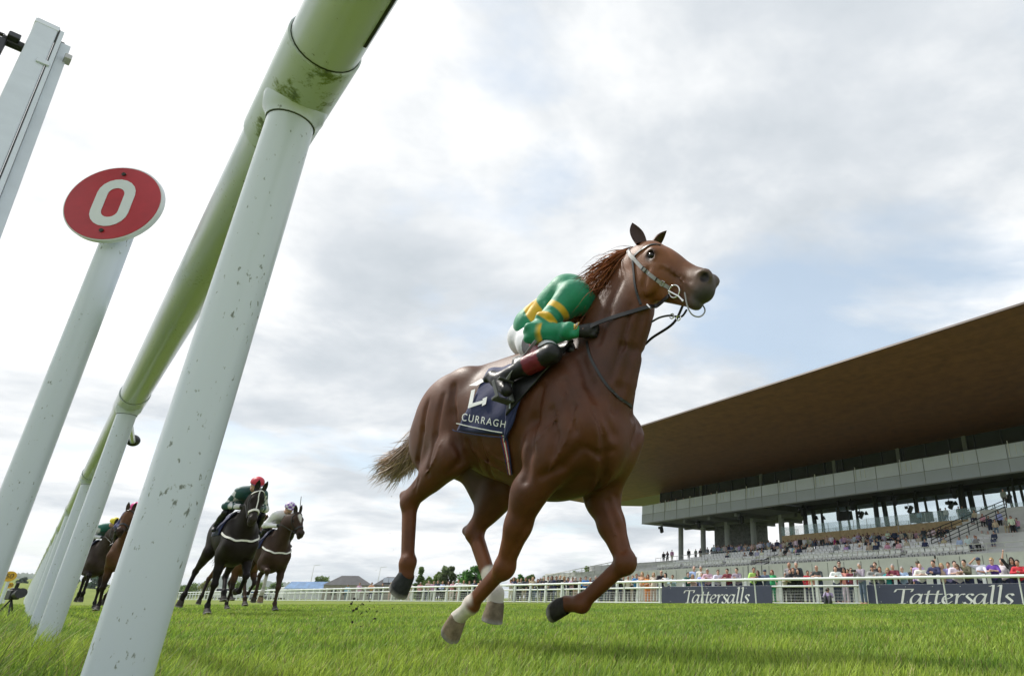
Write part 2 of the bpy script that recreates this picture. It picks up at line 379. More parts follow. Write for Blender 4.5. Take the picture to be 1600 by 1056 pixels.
def horse_field(J, c):
    f = Field(); Y = A(0, 1, 0)
    body = c['body']; leg = c.get('leg', body); belly = c.get('belly', body)
    # trunk
    f.ell((-0.38, 0, 1.27), (0.60, 0.275, 0.385), 0.08, body)
    f.ell((-0.72, 0, 1.33), (0.40, 0.25, 0.285), 0.10, belly)
    f.ell((0.05, 0, 1.15), (0.26, 0.225, 0.32), 0.09, body)
    f.ell((-0.12, 0, 1.02), (0.42, 0.17, 0.26), 0.08, belly)
    f.cone((-0.72, 0, 1.56), (-0.02, 0, 1.60), 0.085, 0.075, 0.12, body)
    for s in (-1, 1):
        f.ell((0.05, 0.160*s, 1.21), (0.17, 0.092, 0.34), 0.06, body, Rm=Matrix.Rotation(R(-22), 3, 'Y'))
        f.ell((-0.05, 0.20*s, 0.99), (0.16, 0.085, 0.15), 0.05, body)
        f.ell((0.16, 0.100*s, 1.05), (0.125, 0.105, 0.165), 0.045, body)
        f.ell((-0.93, 0.130*s, 1.36), (0.30, 0.152, 0.252), 0.06, body)
        f.ell((-0.80, 0.17*s, 1.52), (0.10, 0.07, 0.08), 0.08, body)
        f.ell((-1.13, 0.110*s, 1.22), (0.165, 0.112, 0.225), 0.07, body)
    f.ell((-0.90, 0, 1.49), (0.31, 0.13, 0.150), 0.09, body); f.cone((-1.05, 0, 1.52), (-1.34, 0, 1.46), 0.075, 0.034, 0.06, body)
    # neck
    nb, po = A(0.12, 0, 1.43), J['poll']
    nm = J.get('neck', (nb+po)/2+A(-0.02, 0, -0.02)); nt_ = po+A(0.03, 0, -0.13)
    nt_ = J.get('necktop', nt_)
    f.cone(nb, nm, 0.262, J.get('neck_r', 0.205), 0.10, body, Y, 0.58)
    f.cone(nm, nt_, J.get('neck_r', 0.205), 0.135, 0.07, body, Y, 0.56)
    f.cone(A(-0.06, 0, 1.55), po+A(-0.05, 0, -0.05), 0.05, 0.035, 0.10, body)
    # head frame
    ne = J['nose']; hx = (ne-po); HL = np.linalg.norm(hx); hx = hx/HL
    hy = J.get('head_left', A(0, 1, 0)); hy = hy-hx*(hy@hx); hy /= np.linalg.norm(hy); hb = np.cross(hx, hy); sc = HL/0.608
    if hb[2] < 0 and abs(hb[2]) > abs(hb[0]): hb = -hb
    H = lambda a, b, l=0.0: po+(hx*a+hb*b+hy*l)*sc
    f.HF = (H, hx, hb, hy, sc)
    Rh = np.stack([hx, hb, hy], 1); hc = c.get('head', body); mz = c.get('muzzle', hc)
    f.ell(H(0.21, -0.085), A(0.19, 0.135, 0.098)*sc, 0.05, hc, Rh)
    f.ell(H(0.10, -0.05), A(0.12, 0.115, 0.085)*sc, 0.05, hc, Rh)
    f.cone(H(0.22, -0.035), H(0.47, -0.035), 0.082*sc, 0.066*sc, 0.05, hc, hy, 0.80)
    f.cone(H(0.30, -0.10), H(0.50, -0.085), 0.080*sc, 0.056*sc, 0.05, hc, hy, 0.72)
    f.ell(H(0.525, -0.055), A(0.092, 0.090, 0.062)*sc, 0.04, mz, Rh)
    f.ell(H(0.575, -0.078), A(0.048, 0.052, 0.050)*sc, 0.03, mz, Rh)
    f.cone(H(0.25, -0.180), H(0.49, -0.150), 0.066*sc, 0.042*sc, 0.04, hc, hy, 0.72)
    f.ell(H(0.550, -0.152), A(0.054, 0.034, 0.040)*sc, 0.022, mz, Rh)
    for s in (-1, 1):
        f.ell(H(0.20, -0.165, 0.058*s), A(0.120, 0.112, 0.034)*sc, 0.02, hc, Rh)
        for (a0, b0, a1, b1) in ((0.158, -0.030, 0.180, -0.006), (0.180, -0.006, 0.208, -0.008), (0.208, -0.008, 0.230, -0.038)): f.cone(H(a0, b0, 0.093*s), H(a1, b1, 0.097*s), 0.008*sc, 0.009*sc, 0.008, hc)
        f.cone(H(0.165, -0.040, 0.094*s), H(0.222, -0.050, 0.092*s), 0.007*sc, 0.007*sc, 0.010, hc)
        f.ell(H(0.185, 0.000, 0.072*s), A(0.055, 0.032, 0.026)*sc, 0.03, hc, Rh)
        f.cone(H(0.24, -0.055, 0.070*s), H(0.43, -0.055, 0.050*s), 0.016*sc, 0.010*sc, 0.03, hc)
        f.ell(H(0.550, 0.000, 0.038*s), A(0.050, 0.040, 0.030)*sc, 0.018, mz, Rh)
        f.ell(H(0.566, -0.010, 0.064*s), A(0.034, 0.026, 0.026)*sc, 0.008, None, Rh, sub=True)
        f.ell(H(0.192, -0.030, 0.098*s), A(0.024, 0.019, 0.016)*sc, 0.010, None, Rh, sub=True)
        f.cone(H(0.45, -0.108, 0.064*s), H(0.61, -0.122, 0.050*s), 0.007*sc, 0.008*sc, 0.008, None, sub=True)
    # legs
    for nm_, s in (('RF', -1), ('LF', 1)):
        e, k, ft, co = J[nm_]
        sh = J.get(nm_+'sh', A(0.16, 0.155*s, 1.10)); mid = e+(k-e)*0.42
        fw = J.get(nm_+'fw', A(1, 0, 0)); out = A(0, s, 0)
        f.cone(sh, e, 0.145, 0.096, 0.045, body, out, 0.72)
        f.cone(e+A(0, 0, 0.02), mid, 0.098, 0.072, 0.05, body, out, 0.82)
        f.cone(mid, k, 0.072, 0.045, 0.04, leg, out, 0.9)
        kd = (ft-k)/np.linalg.norm(ft-k); ud = (k-e)/np.linalg.norm(k-e); fwd = fw-kd*(fw@kd); fwd /= np.linalg.norm(fwd)
        f.ell(k, (0.052, 0.052, 0.058), 0.03, leg); f.ell(k+fwd*0.012-ud*0.02, (0.046,)*3, 0.03, leg)
        f.cone(k, ft, 0.040, 0.031, 0.025, leg, out, 0.85)
        f.cone(k-fwd*0.034, ft-fwd*0.030, 0.020, 0.022, 0.02, leg)
        f.ell(ft, (0.041,)*3, 0.025, leg); f.ell(ft-fwd*0.030, (0.024,)*3, 0.03, leg)
        f.cone(ft, co, 0.036, 0.043, 0.025, leg)
    for nm_, s in (('RH', -1), ('LH', 1)):
        st, h, ft, co = J[nm_]; hip = J.get(nm_+'hip', A(-1.00, 0.13*s, 1.33)); out = A(0, s, 0)
        f.cone(hip, st, 0.185, 0.128, 0.08, body, out, 0.66)
        f.cone(hip+A(-0.14, 0, -0.10), st+(h-st)*0.45, 0.128, 0.078, 0.08, body, out, 0.62)
        f.cone(st, h, 0.125, 0.050, 0.05, body, out, 0.74)
        kd = (ft-h)/np.linalg.norm(ft-h); back = J.get(nm_+'bk', A(-1, 0, 0.3)); bk = back-kd*(back@kd); bk /= np.linalg.norm(bk)
        f.ell(h, (0.056, 0.048, 0.060), 0.03, leg); f.cone(h+bk*0.03, h+bk*0.058-kd*0.055, 0.032, 0.026, 0.03, leg)
        f.cone(h+bk*0.055-kd*0.05, st+(h-st)*0.45+bk*0.06, 0.018, 0.035, 0.03, body)
        f.cone(h, ft, 0.046, 0.035, 0.03, leg, out, 0.82)
        f.cone(h+bk*0.036, ft+bk*0.030, 0.022, 0.022, 0.02, leg)
        f.ell(ft, (0.043,)*3, 0.025, leg); f.ell(ft+bk*0.030, (0.025,)*3, 0.03, leg)
        f.cone(ft, co, 0.037, 0.044, 0.025, leg)
    return f

def ear_mesh(name, base, tip, front, m, parent, col, wdt=0.04):
    base, tip, front = A(*base), A(*tip), A(*front); ax = tip-base; L = np.linalg.norm(ax); ax /= L
    front = front-ax*(front@ax); front /= np.linalg.norm(front); sd = np.cross(ax, front); vs = []; fs = []; cl = []; n = 12; K = 9
    for i in range(K):
        t = i/(K-1); r = wdt*(0.72+0.9*t-1.1*t*t if t < 0.5 else 0.895*(1-((t-0.5)/0.5)**1.7))+0.0015
        for j in range(n):
            an = 2*math.pi*j/n; c_, s_ = math.cos(an), math.sin(an)
            fr = c_*r*(0.75 if c_ < 0 else -0.42*(1 if t > 0.12 else -0.5)) + (-0.012*t)
            vs.append(base+ax*L*t+sd*s_*r+front*fr); cl.append(np.array(col)*(0.45 if (c_ > 0.2 and t > 0.12) else 1.0))
    for i in range(K-1):
        for j in range(n): fs.append((i*n+j, i*n+(j+1) % n, (i+1)*n+(j+1) % n, (i+1)*n+j))
    fs += [tuple((K-1)*n+j for j in range(n))]
    return link_mesh(name, vs, fs, m, parent, cols=np.array(cl))

def build_horse(name, label, loc, rz, J, c, res, paints=(), hoofs=None, group=None, mane=True, nm=260, cat='horse', maneflow=(-1, 0, -0.45), tail=None, coat=None, detail=None, mlen=1.0):
    root = empty(name, label, cat, loc, rz, group)
    f = horse_field(J, c)
    if detail: detail(f)
    H, hx, hb, hy, sc = f.HF; dark = A(*c.get('dark', (0.02, 0.015, 0.012)))
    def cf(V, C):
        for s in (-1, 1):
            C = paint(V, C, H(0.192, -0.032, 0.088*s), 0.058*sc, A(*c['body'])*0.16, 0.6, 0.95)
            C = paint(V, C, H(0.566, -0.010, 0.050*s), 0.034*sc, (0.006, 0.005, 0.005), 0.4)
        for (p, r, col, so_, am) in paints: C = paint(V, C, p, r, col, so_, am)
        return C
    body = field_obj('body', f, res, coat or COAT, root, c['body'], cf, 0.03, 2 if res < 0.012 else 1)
    root_f = f
    for s in (-1, 1):
        eb = MB().ball(H(0.193, -0.031, 0.082*s), A(0.0285, 0.0215, 0.0245)*sc, 16, 10, Matrix(np.stack([hx, hb, hy], 1).tolist())).obj('eye', EYEM, root, smooth=True)
        front = hx*0.95+hy*s*0.30
        er = J.get('earR' if s < 0 else 'earL', (H(-0.105, 0.150, 0.070*s)))
        ear_mesh('ear', H(0.035, 0.012, 0.052*s), er, front, HAIR, root, A(*c['body'])*0.8, 0.046*sc)
    for i, key in enumerate(('RF', 'LF', 'RH', 'LH')):
        ft, co = J[key][2], J[key][3]; d = J.get(key+'hd', co-ft); toe = J.get(key+'toe', A(1, 0, -0.3))
        wall, low = (hoofs or {}).get(key, (c.get('hoof', (0.05, 0.045, 0.04)), (0.07, 0.06, 0.05)))
        hoof_mesh('hoof', co-np.asarray(d)/np.linalg.norm(d)*0.004, d, toe, 0.049, 0.060, 0.088, wall, low, root)
    if mane:
        po = J['poll']; nm_ = J.get('neck'); wi = A(-0.06, 0, 1.63)
        crest = catmull([wi, (wi*0.45+(po+A(-0.06, 0, 0))*0.55)+A(0.015, 0, -0.02) if 'crest' not in J else J['crest'], po+A(-0.03, 0, 0.02)], 12)
        CP_, _ = f.snap(crest, 0.0); rs = []; ds = []; ls = []; cl = []
        for i in range(nm):
            t = RNG.uniform(0, 1)**0.8; q = CP_[int(t*(len(CP_)-1))]+A(0, RNG.normal()*0.012, -0.005)+RNG.normal(size=3)*0.006
            rs.append(q); ds.append(A(*maneflow)+RNG.normal(size=3)*A(0.22, 0.28, 0.26)); ls.append(RNG.uniform(0.10, 0.26)*mlen)
            cl.append(A(*c.get('mane', dark))*RNG.uniform(0.55, 1.5))
        strands('mane', rs, ds, ls, HAIR, root, 0.011 if mlen == 1.0 else 0.0085, 8, 0.045, 0.30, cl)
    tb = A(-1.36, 0, 1.49); rs = []; ds = []; ls = []; cl = []
    tp = tail or [(-1.36, 0, 1.50), (-1.50, 0, 1.47), (-1.66, 0.02, 1.30), (-1.82, 0.02, 1.12), (-1.95, 0.0, 1.02)]
    cv = catmull(tp, 8)
    for i in range(2300 if res < .012 else nm):
        t = RNG.uniform(0.16 if res < .012 else 0, 0.72); k = int(t*(len(cv)-1)); tg = cv[min(k+5, len(cv)-1)]-cv[k]
        rs.append(cv[k]+RNG.normal(size=3)*(0.012+0.035*t)); tg = tg/np.linalg.norm(tg)
        ds.append(tg+RNG.normal(size=3)*0.24); ls.append(RNG.uniform(0.12, 0.24)); cl.append(A(*c.get('tail', dark))*RNG.uniform(0.45, 1.4))
    strands('tail', rs, ds, ls, HAIR, root, 0.010 if res > .012 else 0.0055, 6, 0.035, 0.10, cl)
    return root, f, body

# the leading chestnut, pose read off joint by joint in its own upright planes
TH = R(33); HO = A(-0.505, 3.4, 0.0)
HFW = A(math.cos(TH), -math.sin(TH), 0); HLF = A(math.sin(TH), math.cos(TH), 0)
def L(u, v, lat=0.0):
    r = ray(u, v); o = CAMP-HO; t = (lat-o@HLF)/(r@HLF); P = o+r*t
    return A(P@HFW, lat, P[2])
def build_main():
    J = dict(poll=L(1003, 386), nose=L(1119, 441), neck=A(0.25, 0, 1.74), necktop=A(0.37, 0, 1.99), neck_r=0.205, crest=A(0.09, 0, 1.90),
      RF=[L(826, 772, -.19), L(787, 888, -.15), L(737, 946, -.12), L(714, 966, -.115)],
      LF=[L(940, 778, .17), L(978, 880, .17), L(910, 944, .15), L(884, 943, .15)],
      RH=[L(705, 712, -.19), L(641, 783, -.17), L(638, 878, -.17), L(634, 900, -.17)],
      LH=[L(782, 765, .17), L(742, 830, .15), L(775, 928, .13), L(774, 944, .13)],
      earR=L(989, 346, -.075), earL=L(1044, 362, .075),
      RFfw=A(0.7, 0, -0.7), LFfw=A(0.7, 0, -0.8), RHbk=A(-1, 0, -0.1), LHbk=A(-0.8, 0, -0.3))
    J['RFhd'] = A(-0.72, 0, -0.62); J['RFtoe'] = A(0.4, 0.1, -0.9)
    J['LFhd'] = A(-0.95, 0, 0.0); J['LFtoe'] = A(0.1, 0, -1)
    J['RHhd'] = A(-0.62, -0.05, -0.70); J['RHtoe'] = A(0.5, -0.2, -0.85)
    J['LHhd'] = A(-0.25, 0, -0.95); J['LHtoe'] = A(0.8, -0.5, -0.2)
    chest = A(0.090, 0.0285, 0.0090)
    c = dict(body=chest, leg=A(0.125, 0.040, 0.012), belly=A(0.088, 0.032, 0.014), head=A(0.185, 0.066, 0.020), muzzle=A(0.10, 0.075, 0.062), mane=A(0.24, 0.075, 0.024), tail=A(0.46, 0.335, 0.265), dark=(0.05, 0.02, 0.01))
    W = A(0.62, 0.58, 0.53)
    def mid(a, b, t): return a+(b-a)*t
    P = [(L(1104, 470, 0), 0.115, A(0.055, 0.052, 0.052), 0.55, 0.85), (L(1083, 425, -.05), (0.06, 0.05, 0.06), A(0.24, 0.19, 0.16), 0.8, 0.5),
         (L(1112, 440, 0), 0.07, A(0.06, 0.05, 0.05), 0.6, 0.6),
         (mid(J['RF'][2], J['RF'][3], 0.5), 0.095, W, 0.25, 0.95), (J['RF'][3], 0.08, W, 0.25, 0.95), (mid(J['RF'][1], J['RF'][2], 0.86)+A(-0.03, 0, 0), 0.055, W, 0.4, 0.8),
         (mid(J['LH'][2], J['LH'][3], 0.5), 0.11, W, 0.25, 0.95), (mid(J['LH'][1], J['LH'][2], 0.80), 0.10, W, 0.25, 0.95),
         (J['LF'][3], 0.045, W*0.6, 0.4, 0.7),
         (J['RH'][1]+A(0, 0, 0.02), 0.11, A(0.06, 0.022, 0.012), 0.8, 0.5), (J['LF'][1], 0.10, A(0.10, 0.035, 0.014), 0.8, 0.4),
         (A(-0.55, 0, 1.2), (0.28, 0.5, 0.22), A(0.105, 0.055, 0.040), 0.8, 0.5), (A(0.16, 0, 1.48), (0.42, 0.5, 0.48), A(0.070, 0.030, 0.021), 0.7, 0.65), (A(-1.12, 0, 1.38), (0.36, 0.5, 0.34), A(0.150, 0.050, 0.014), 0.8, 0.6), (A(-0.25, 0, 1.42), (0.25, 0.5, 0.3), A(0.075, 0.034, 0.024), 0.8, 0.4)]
    hoofs = dict(RF=((0.22, 0.17, 0.12), (0.10, 0.075, 0.05)), LF=((0.035, 0.032, 0.03), (0.10, 0.08, 0.06)), RH=((0.03, 0.032, 0.035), (0.035, 0.03, 0.025)), LH=((0.16, 0.13, 0.09), (0.10, 0.07, 0.05)))
    tail = [L(676, 640), L(662, 668, .03), L(650, 696, .05), L(634, 716, .05), L(610, 729, .04), L(586, 738, .02)]
    def detail(f):
        "creases, muscle edges and veins laid on the body surface"
        tmp = Field(); tmp.p = list(f.p)
        def hits(pts):
            out = []
            for u, v in pts:
                r = ray(u, v); r = r/np.linalg.norm(r); o = CAMP-HO; ol = A(o@HFW, o@HLF, o[2]); rl = A(r@HFW, r@HLF, r[2]); t = 2.0
                for _ in range(60):
                    d = float(tmp.eval(ol+rl*t))
                    if d < 0.001: break
                    t += max(d*0.85, 0.002)
                    if t > 6: return None
                out.append(ol+rl*t)
            return out
        def crease(pts, r, k, mirror=True):
            P = hits(pts)
            if P is None: return
            n = len(P)-1
            for i in range(n):
                r0 = r*(0.45+0.55*math.sin(math.pi*(i+0.15)/(n+0.3))); r1 = r*(0.45+0.55*math.sin(math.pi*min(i+1.15, n+0.3)/(n+0.3)))
                f.cone(P[i], P[i+1], r0, r1, k, None, sub=True)
                if mirror: f.cone(P[i]*A(1, -1, 1), P[i+1]*A(1, -1, 1), r0, r1, k, None, sub=True)
        def vein(pts, r=0.0042, k=0.012):
            P = hits(pts)
            if P is None: return
            P = catmull(P, 3)
            for a, b in zip(P[:-1], P[1:]): f.cone(a, b, r, r, k, chest*0.95)
        for pts, r, k, mi in (
            ([(908, 560), (922, 600), (942, 640), (958, 678)], 0.010, 0.055, True), ([(846, 606), (836, 655), (826, 705), (820, 750)], 0.012, 0.050, True),
            ([(882, 596), (892, 635), (897, 672)], 0.004, 0.05, True), ([(905, 700), (878, 728), (846, 744)], 0.010, 0.045, True), ([(862, 640), (868, 680), (864, 710)], 0.0035, 0.045, True),
            ([(918, 700), (938, 712), (958, 704)], 0.007, 0.030, False), ([(930, 640), (946, 690), (944, 745), (915, 778)], 0.009, 0.045, False),
            ([(1002, 492), (990, 545), (970, 605), (962, 640)], 0.010, 0.045, True), ([(968, 440), (948, 490), (936, 535)], 0.008, 0.045, True), ([(985, 478), (972, 540), (955, 590)], 0.006, 0.04, True),
            ([(708, 604), (706, 645), (713, 690), (726, 720)], 0.013, 0.045, True), ([(668, 628), (660, 672), (652, 720), (647, 755)], 0.008, 0.035, True), ([(692, 618), (680, 680), (668, 740)], 0.006, 0.035, True), ([(700, 738), (716, 724), (724, 708)], 0.008, 0.03, False),
            ([(730, 690), (742, 716), (752, 738)], 0.005, 0.03, True), ([(750, 688), (760, 720), (770, 746)], 0.005, 0.03, True),
            ([(846, 784), (824, 822), (804, 858)], 0.007, 0.025, False), ([(830, 800), (812, 838), (797, 868)], 0.005, 0.02, False), ([(950, 782), (964, 824), (974, 860)], 0.007, 0.025, False), ([(962, 775), (978, 820)], 0.006, 0.025, False),
            ([(779, 800), (762, 826), (752, 842)], 0.006, 0.02, False), ([(655, 745), (648, 768)], 0.006, 0.02, False),
            ([(1012, 420), (1004, 446), (1008, 470)], 0.006, 0.025, False), ([(1034, 420), (1056, 432), (1078, 440)], 0.006, 0.025, False)): crease(pts, r, k, mi)
        for pts in ([(876, 752), (856, 792), (830, 842)], [(900, 640), (884, 690), (856, 738)], [(1040, 414), (1058, 430), (1074, 446)], [(735, 698), (760, 722), (790, 738)], [(760, 700), (776, 716), (794, 722)], [(944, 792), (962, 836)], [(885, 612), (868, 655), (838, 690)], [(690, 690), (680, 716), (664, 742)]): vein(pts)
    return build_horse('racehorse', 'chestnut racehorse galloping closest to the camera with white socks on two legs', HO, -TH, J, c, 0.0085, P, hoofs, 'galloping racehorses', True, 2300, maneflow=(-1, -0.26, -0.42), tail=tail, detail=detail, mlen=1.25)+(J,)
HORSE, HF_, HBODY, HJ = build_main()

# ------------------------------------------------------------------ ground, grass, hills
def ground_mat():
    m = bpy.data.materials.new('turf_ground'); m.use_nodes = True; t = m.node_tree; b = t.nodes['Principled BSDF']; b.inputs['Roughness'].default_value = 0.9; b.inputs['Specular IOR Level'].default_value = 0.1
    tcn = N(t, 'ShaderNodeTexCoord')
    a = N(t, 'ShaderNodeTexNoise', Scale=0.35, Detail=8.0, Roughness=0.65); LK(t, tcn.outputs['Object'], a.inputs['Vector'])
    c = N(t, 'ShaderNodeTexNoise', Scale=9.0, Detail=8.0, Roughness=0.7); LK(t, tcn.outputs['Object'], c.inputs['Vector'])
    s = math_n(t, 'ADD', math_n(t, 'MULTIPLY', a.outputs[0], 0.6), math_n(t, 'MULTIPLY', c.outputs[0], 0.4))
    LK(t, ramp(t, s, [(0.36, (0.085, 0.125, 0.022)), (0.5, (0.165, 0.210, 0.042)), (0.64, (0.235, 0.265, 0.065))]), b.inputs['Base Color'])
    bp = N(t, 'ShaderNodeBump', Strength=0.6, Distance=0.03); LK(t, c.outputs[0], bp.inputs['Height']); LK(t, bp.outputs[0], b.inputs['Normal'])
    return m
GM = ground_mat()
def terrain(x, y):
    # almost flat course that rises gently to far-left fields
    q = (-0.69*x+0.724*y)
    az = np.arctan2(-x, np.maximum(y, 1e-3)); return np.where(y > 0, np.clip((q-120)/900, 0, 1)**1.2*20*np.clip((az-R(38.5))/R(3), 0, 1), 0.0)
gx = np.concatenate([-np.geomspace(6000, 8, 40), np.linspace(-7, 7, 8), np.geomspace(8, 6000, 40)]); gy = np.concatenate([[-3000, -400, -60, -10], np.linspace(-4, 10, 8), np.geomspace(12, 7000, 46)])
GX, GY = np.meshgrid(gx, gy, indexing='ij'); GZ = terrain(GX, GY); nx, ny = GX.shape
gi = np.arange(nx*ny).reshape(nx, ny)
gf = np.stack([gi[:-1, :-1], gi[1:, :-1], gi[1:, 1:], gi[:-1, 1:]], -1).reshape(-1, 4)
tag(link_mesh('ground', np.stack([GX, GY, GZ], -1).reshape(-1, 3), gf, GM), kind='structure')

def grass_mat():
    m = bpy.data.materials.new('grass_blades'); m.use_nodes = True; t = m.node_tree; b = t.nodes['Principled BSDF']; out = t.nodes['Material Output']
    a = N(t, 'ShaderNodeAttribute', attribute_name='Col'); LK(t, a.outputs['Color'], b.inputs['Base Color']); b.inputs['Roughness'].default_value = 0.55; b.inputs['Specular IOR Level'].default_value = 0.3
    tr = N(t, 'ShaderNodeBsdfTranslucent'); LK(t, a.outputs['Color'], tr.inputs['Color'])
    mx = N(t, 'ShaderNodeMixShader', Fac=0.42); LK(t, b.outputs[0], mx.inputs[1]); LK(t, tr.outputs[0], mx.inputs[2]); LK(t, mx.outputs[0], out.inputs['Surface'])
    return m
GRM = grass_mat()
RAIL0 = A(-0.753, 0.986); RAILD = A(-0.69, 0.724)/np.linalg.norm(A(-0.69, 0.724)); RAILN = A(RAILD[1], -RAILD[0])   # towards the course
def vnoise(x, y, s, seed=0):
    r = np.random.default_rng(seed); T = r.random((64, 64)); x = x*s; y = y*s
    xi = np.floor(x).astype(int); yi = np.floor(y).astype(int); fx = x-xi; fy = y-yi; fx = fx*fx*(3-2*fx); fy = fy*fy*(3-2*fy)
    g = lambda i, j: T[i % 64, j % 64]
    return (g(xi, yi)*(1-fx)+g(xi+1, yi)*fx)*(1-fy)+(g(xi, yi+1)*(1-fx)+g(xi+1, yi+1)*fx)*fy
def grass(name, n, r0, r1, a0, a1, h0, wd, rng, flt=None, pw=0.55):
    an = rng.uniform(R(a0), R(a1), n); u = rng.random(n); r = (r0**pw+u*(r1**pw-r0**pw))**(1/pw)
    x = r*np.sin(an); y = r*np.cos(an)
    off = (x-RAIL0[0])*RAILN[0]+(y-RAIL0[1])*RAILN[1]
    if flt is not None:
        k = flt(x, y, off, r); x, y, off, r = x[k], y[k], off[k], r[k]; n = len(x)
    cl = vnoise(x, y, 1.7, 3)*0.5+vnoise(x, y, 5.3, 4)*0.35+vnoise(x, y, 0.45, 5)*0.35
    h = h0*(0.55+0.75*cl)*rng.uniform(0.5, 1.25, n)
    tall = np.clip(1-np.abs(off+0.55)/0.95, 0, 1); tall = np.maximum(tall, np.clip(-off/0.4, 0, 1)*0.85)
    h = h*(1+1.15*tall*(0.6+0.6*vnoise(x, y, 3.1, 8)))
    wv = wd*(0.6+r/5.5)*rng.uniform(0.6, 1.4, n)
    ph = rng.uniform(0, 2*np.pi, n); ln = rng.uniform(0.1, 0.85, n)*h; wx, wy = 0.10*h, 0.03*h   # the blades lean with the wind
    sx, sy = np.cos(ph), np.sin(ph); bx = -sy*ln+wx; by = sx*ln+wy
    v = np.zeros((n, 5, 3)); b = np.stack([x, y, np.zeros(n)-0.004], 1); s = np.stack([sx, sy, np.zeros(n)], 1)*wv[:, None]/2
    mid = b+np.stack([bx*0.3, by*0.3, h*0.58], 1); tip = b+np.stack([bx, by, h], 1)
    v[:, 0] = b-s; v[:, 1] = b+s; v[:, 2] = mid+s*0.8; v[:, 3] = mid-s*0.8; v[:, 4] = tip
    base = np.arange(n)[:, None]*5
    f = np.concatenate([base+[0, 1, 2], base+[0, 2, 3], base+[3, 2, 4]])
    g = np.clip(cl*1.1-0.15+rng.normal(0, 0.16, n), 0, 1)[:, None]
    c = A(0.085, 0.205, 0.024)*(1-g)+A(0.36, 0.46, 0.068)*g
    dk = tall[:, None]*0.75*(1-g*0.7); c = c*(1-dk)+A(0.055, 0.13, 0.016)*dk
    st = rng.random(n) < 0.06; c[st] = A(0.42, 0.38, 0.17)*rng.uniform(0.6, 1, (st.sum(), 1))
    c = c*rng.uniform(0.5, 1.5, (n, 1))
    o = link_mesh(name, v.reshape(-1, 3), f, GRM, cols=np.repeat(c, 5, 0), smooth=False); return tag(o, 'short green racecourse turf with paler blades and longer tufts', 'grass', kind='stuff')
g_ = grass('turf_grass', 420000, 0.75, 34, -52, 34, 0.054, 0.0042, np.random.default_rng(11), None, 0.5)
g_['label'] = 'short mown green turf of the racetrack'
g_ = grass('long_grass', 60000, 0.7, 9, -62, -26, 0.085, 0.0042, np.random.default_rng(12), lambda x, y, o, r: o < 0.30, 0.8)
g_['label'] = 'longer unmown grass growing round the rail posts'

HILLM = mat('hill_woods', (0.040, 0.075, 0.048), rough=0.95, var=0.45, vscale=0.02)
def ridge(name, az0, az1, dist, hgt, seed, m, el0=0.0):
    n = 120; vs = []; r = np.random.default_rng(seed)
    for i in range(n):
        a = R(az0+(az1-az0)*i/(n-1)); t = i/(n-1); hh = hgt*(math.sin(math.pi*min(max(t, 0.0), 1))**0.5)*(0.72+0.5*vnoise(A(t*9), A(0.3), 1, seed)[0]+0.12*r.random())
        for (dd, zz) in ((0, 0), (dist*0.05, hh*0.75), (dist*0.10, hh), (dist*0.4, 0)):
            vs.append(((dist+dd)*math.sin(a), (dist+dd)*math.cos(a), zz+el0 if zz else -5))
    fs = [(i*4+j, (i+1)*4+j, (i+1)*4+j+1, i*4+j+1) for i in range(n-1) for j in range(3)]
    return tag(link_mesh(name, vs, fs, m), kind='structure')
ridge('hills', -49, -40.0, 2600, 62, 5, mat('hill_far', (0.055, 0.085, 0.045), rough=0.95, var=0.35, vscale=0.012), 12)
ridge('hills', -37.5, -27, 3200, 74, 9, mat('hill_far2', (0.060, 0.090, 0.050), rough=0.95, var=0.3, vscale=0.012), 0)

# ------------------------------------------------------------------ near running rail
WP = lambda nm, **k: mat(nm, (0.70, 0.74, 0.74), rough=0.28, var=0.05, vscale=6, coat=0.25, **k)
def scuffed_white():
    m = bpy.data.materials.new('rail_pvc'); m.use_nodes = True; t = m.node_tree; b = t.nodes['Principled BSDF']
    b.inputs['Roughness'].default_value = 0.30; b.inputs['Coat Weight'].default_value = 0.15; b.inputs['Coat Roughness'].default_value = 0.1
    tcn = N(t, 'ShaderNodeTexCoord')
    mp_ = N(t, 'ShaderNodeMapping'); mp_.inputs['Scale'].default_value = (1, 1, 0.45); LK(t, tcn.outputs['Object'], mp_.inputs[0])
    n_ = N(t, 'ShaderNodeTexNoise', Scale=125.0, Detail=4.0, Roughness=0.6); LK(t, mp_.outputs[0], n_.inputs['Vector'])
    n2_ = N(t, 'ShaderNodeTexNoise', Scale=6.0, Detail=3.0); LK(t, tcn.outputs['Object'], n2_.inputs['Vector'])
    f_ = math_n(t, 'MULTIPLY', n_.outputs[0], math_n(t, 'ADD', math_n(t, 'MULTIPLY', n2_.outputs[0], 0.5), 0.75))
    cs = ramp(t, f_, [(0.0, (0.60, 0.665, 0.745)), (0.655, (0.60, 0.66, 0.735)), (0.69, (0.34, 0.38, 0.38)), (0.735, (0.17, 0.19, 0.17))])
    LK(t, cs, b.inputs['Base Color']); return m
PVC = scuffed_white()
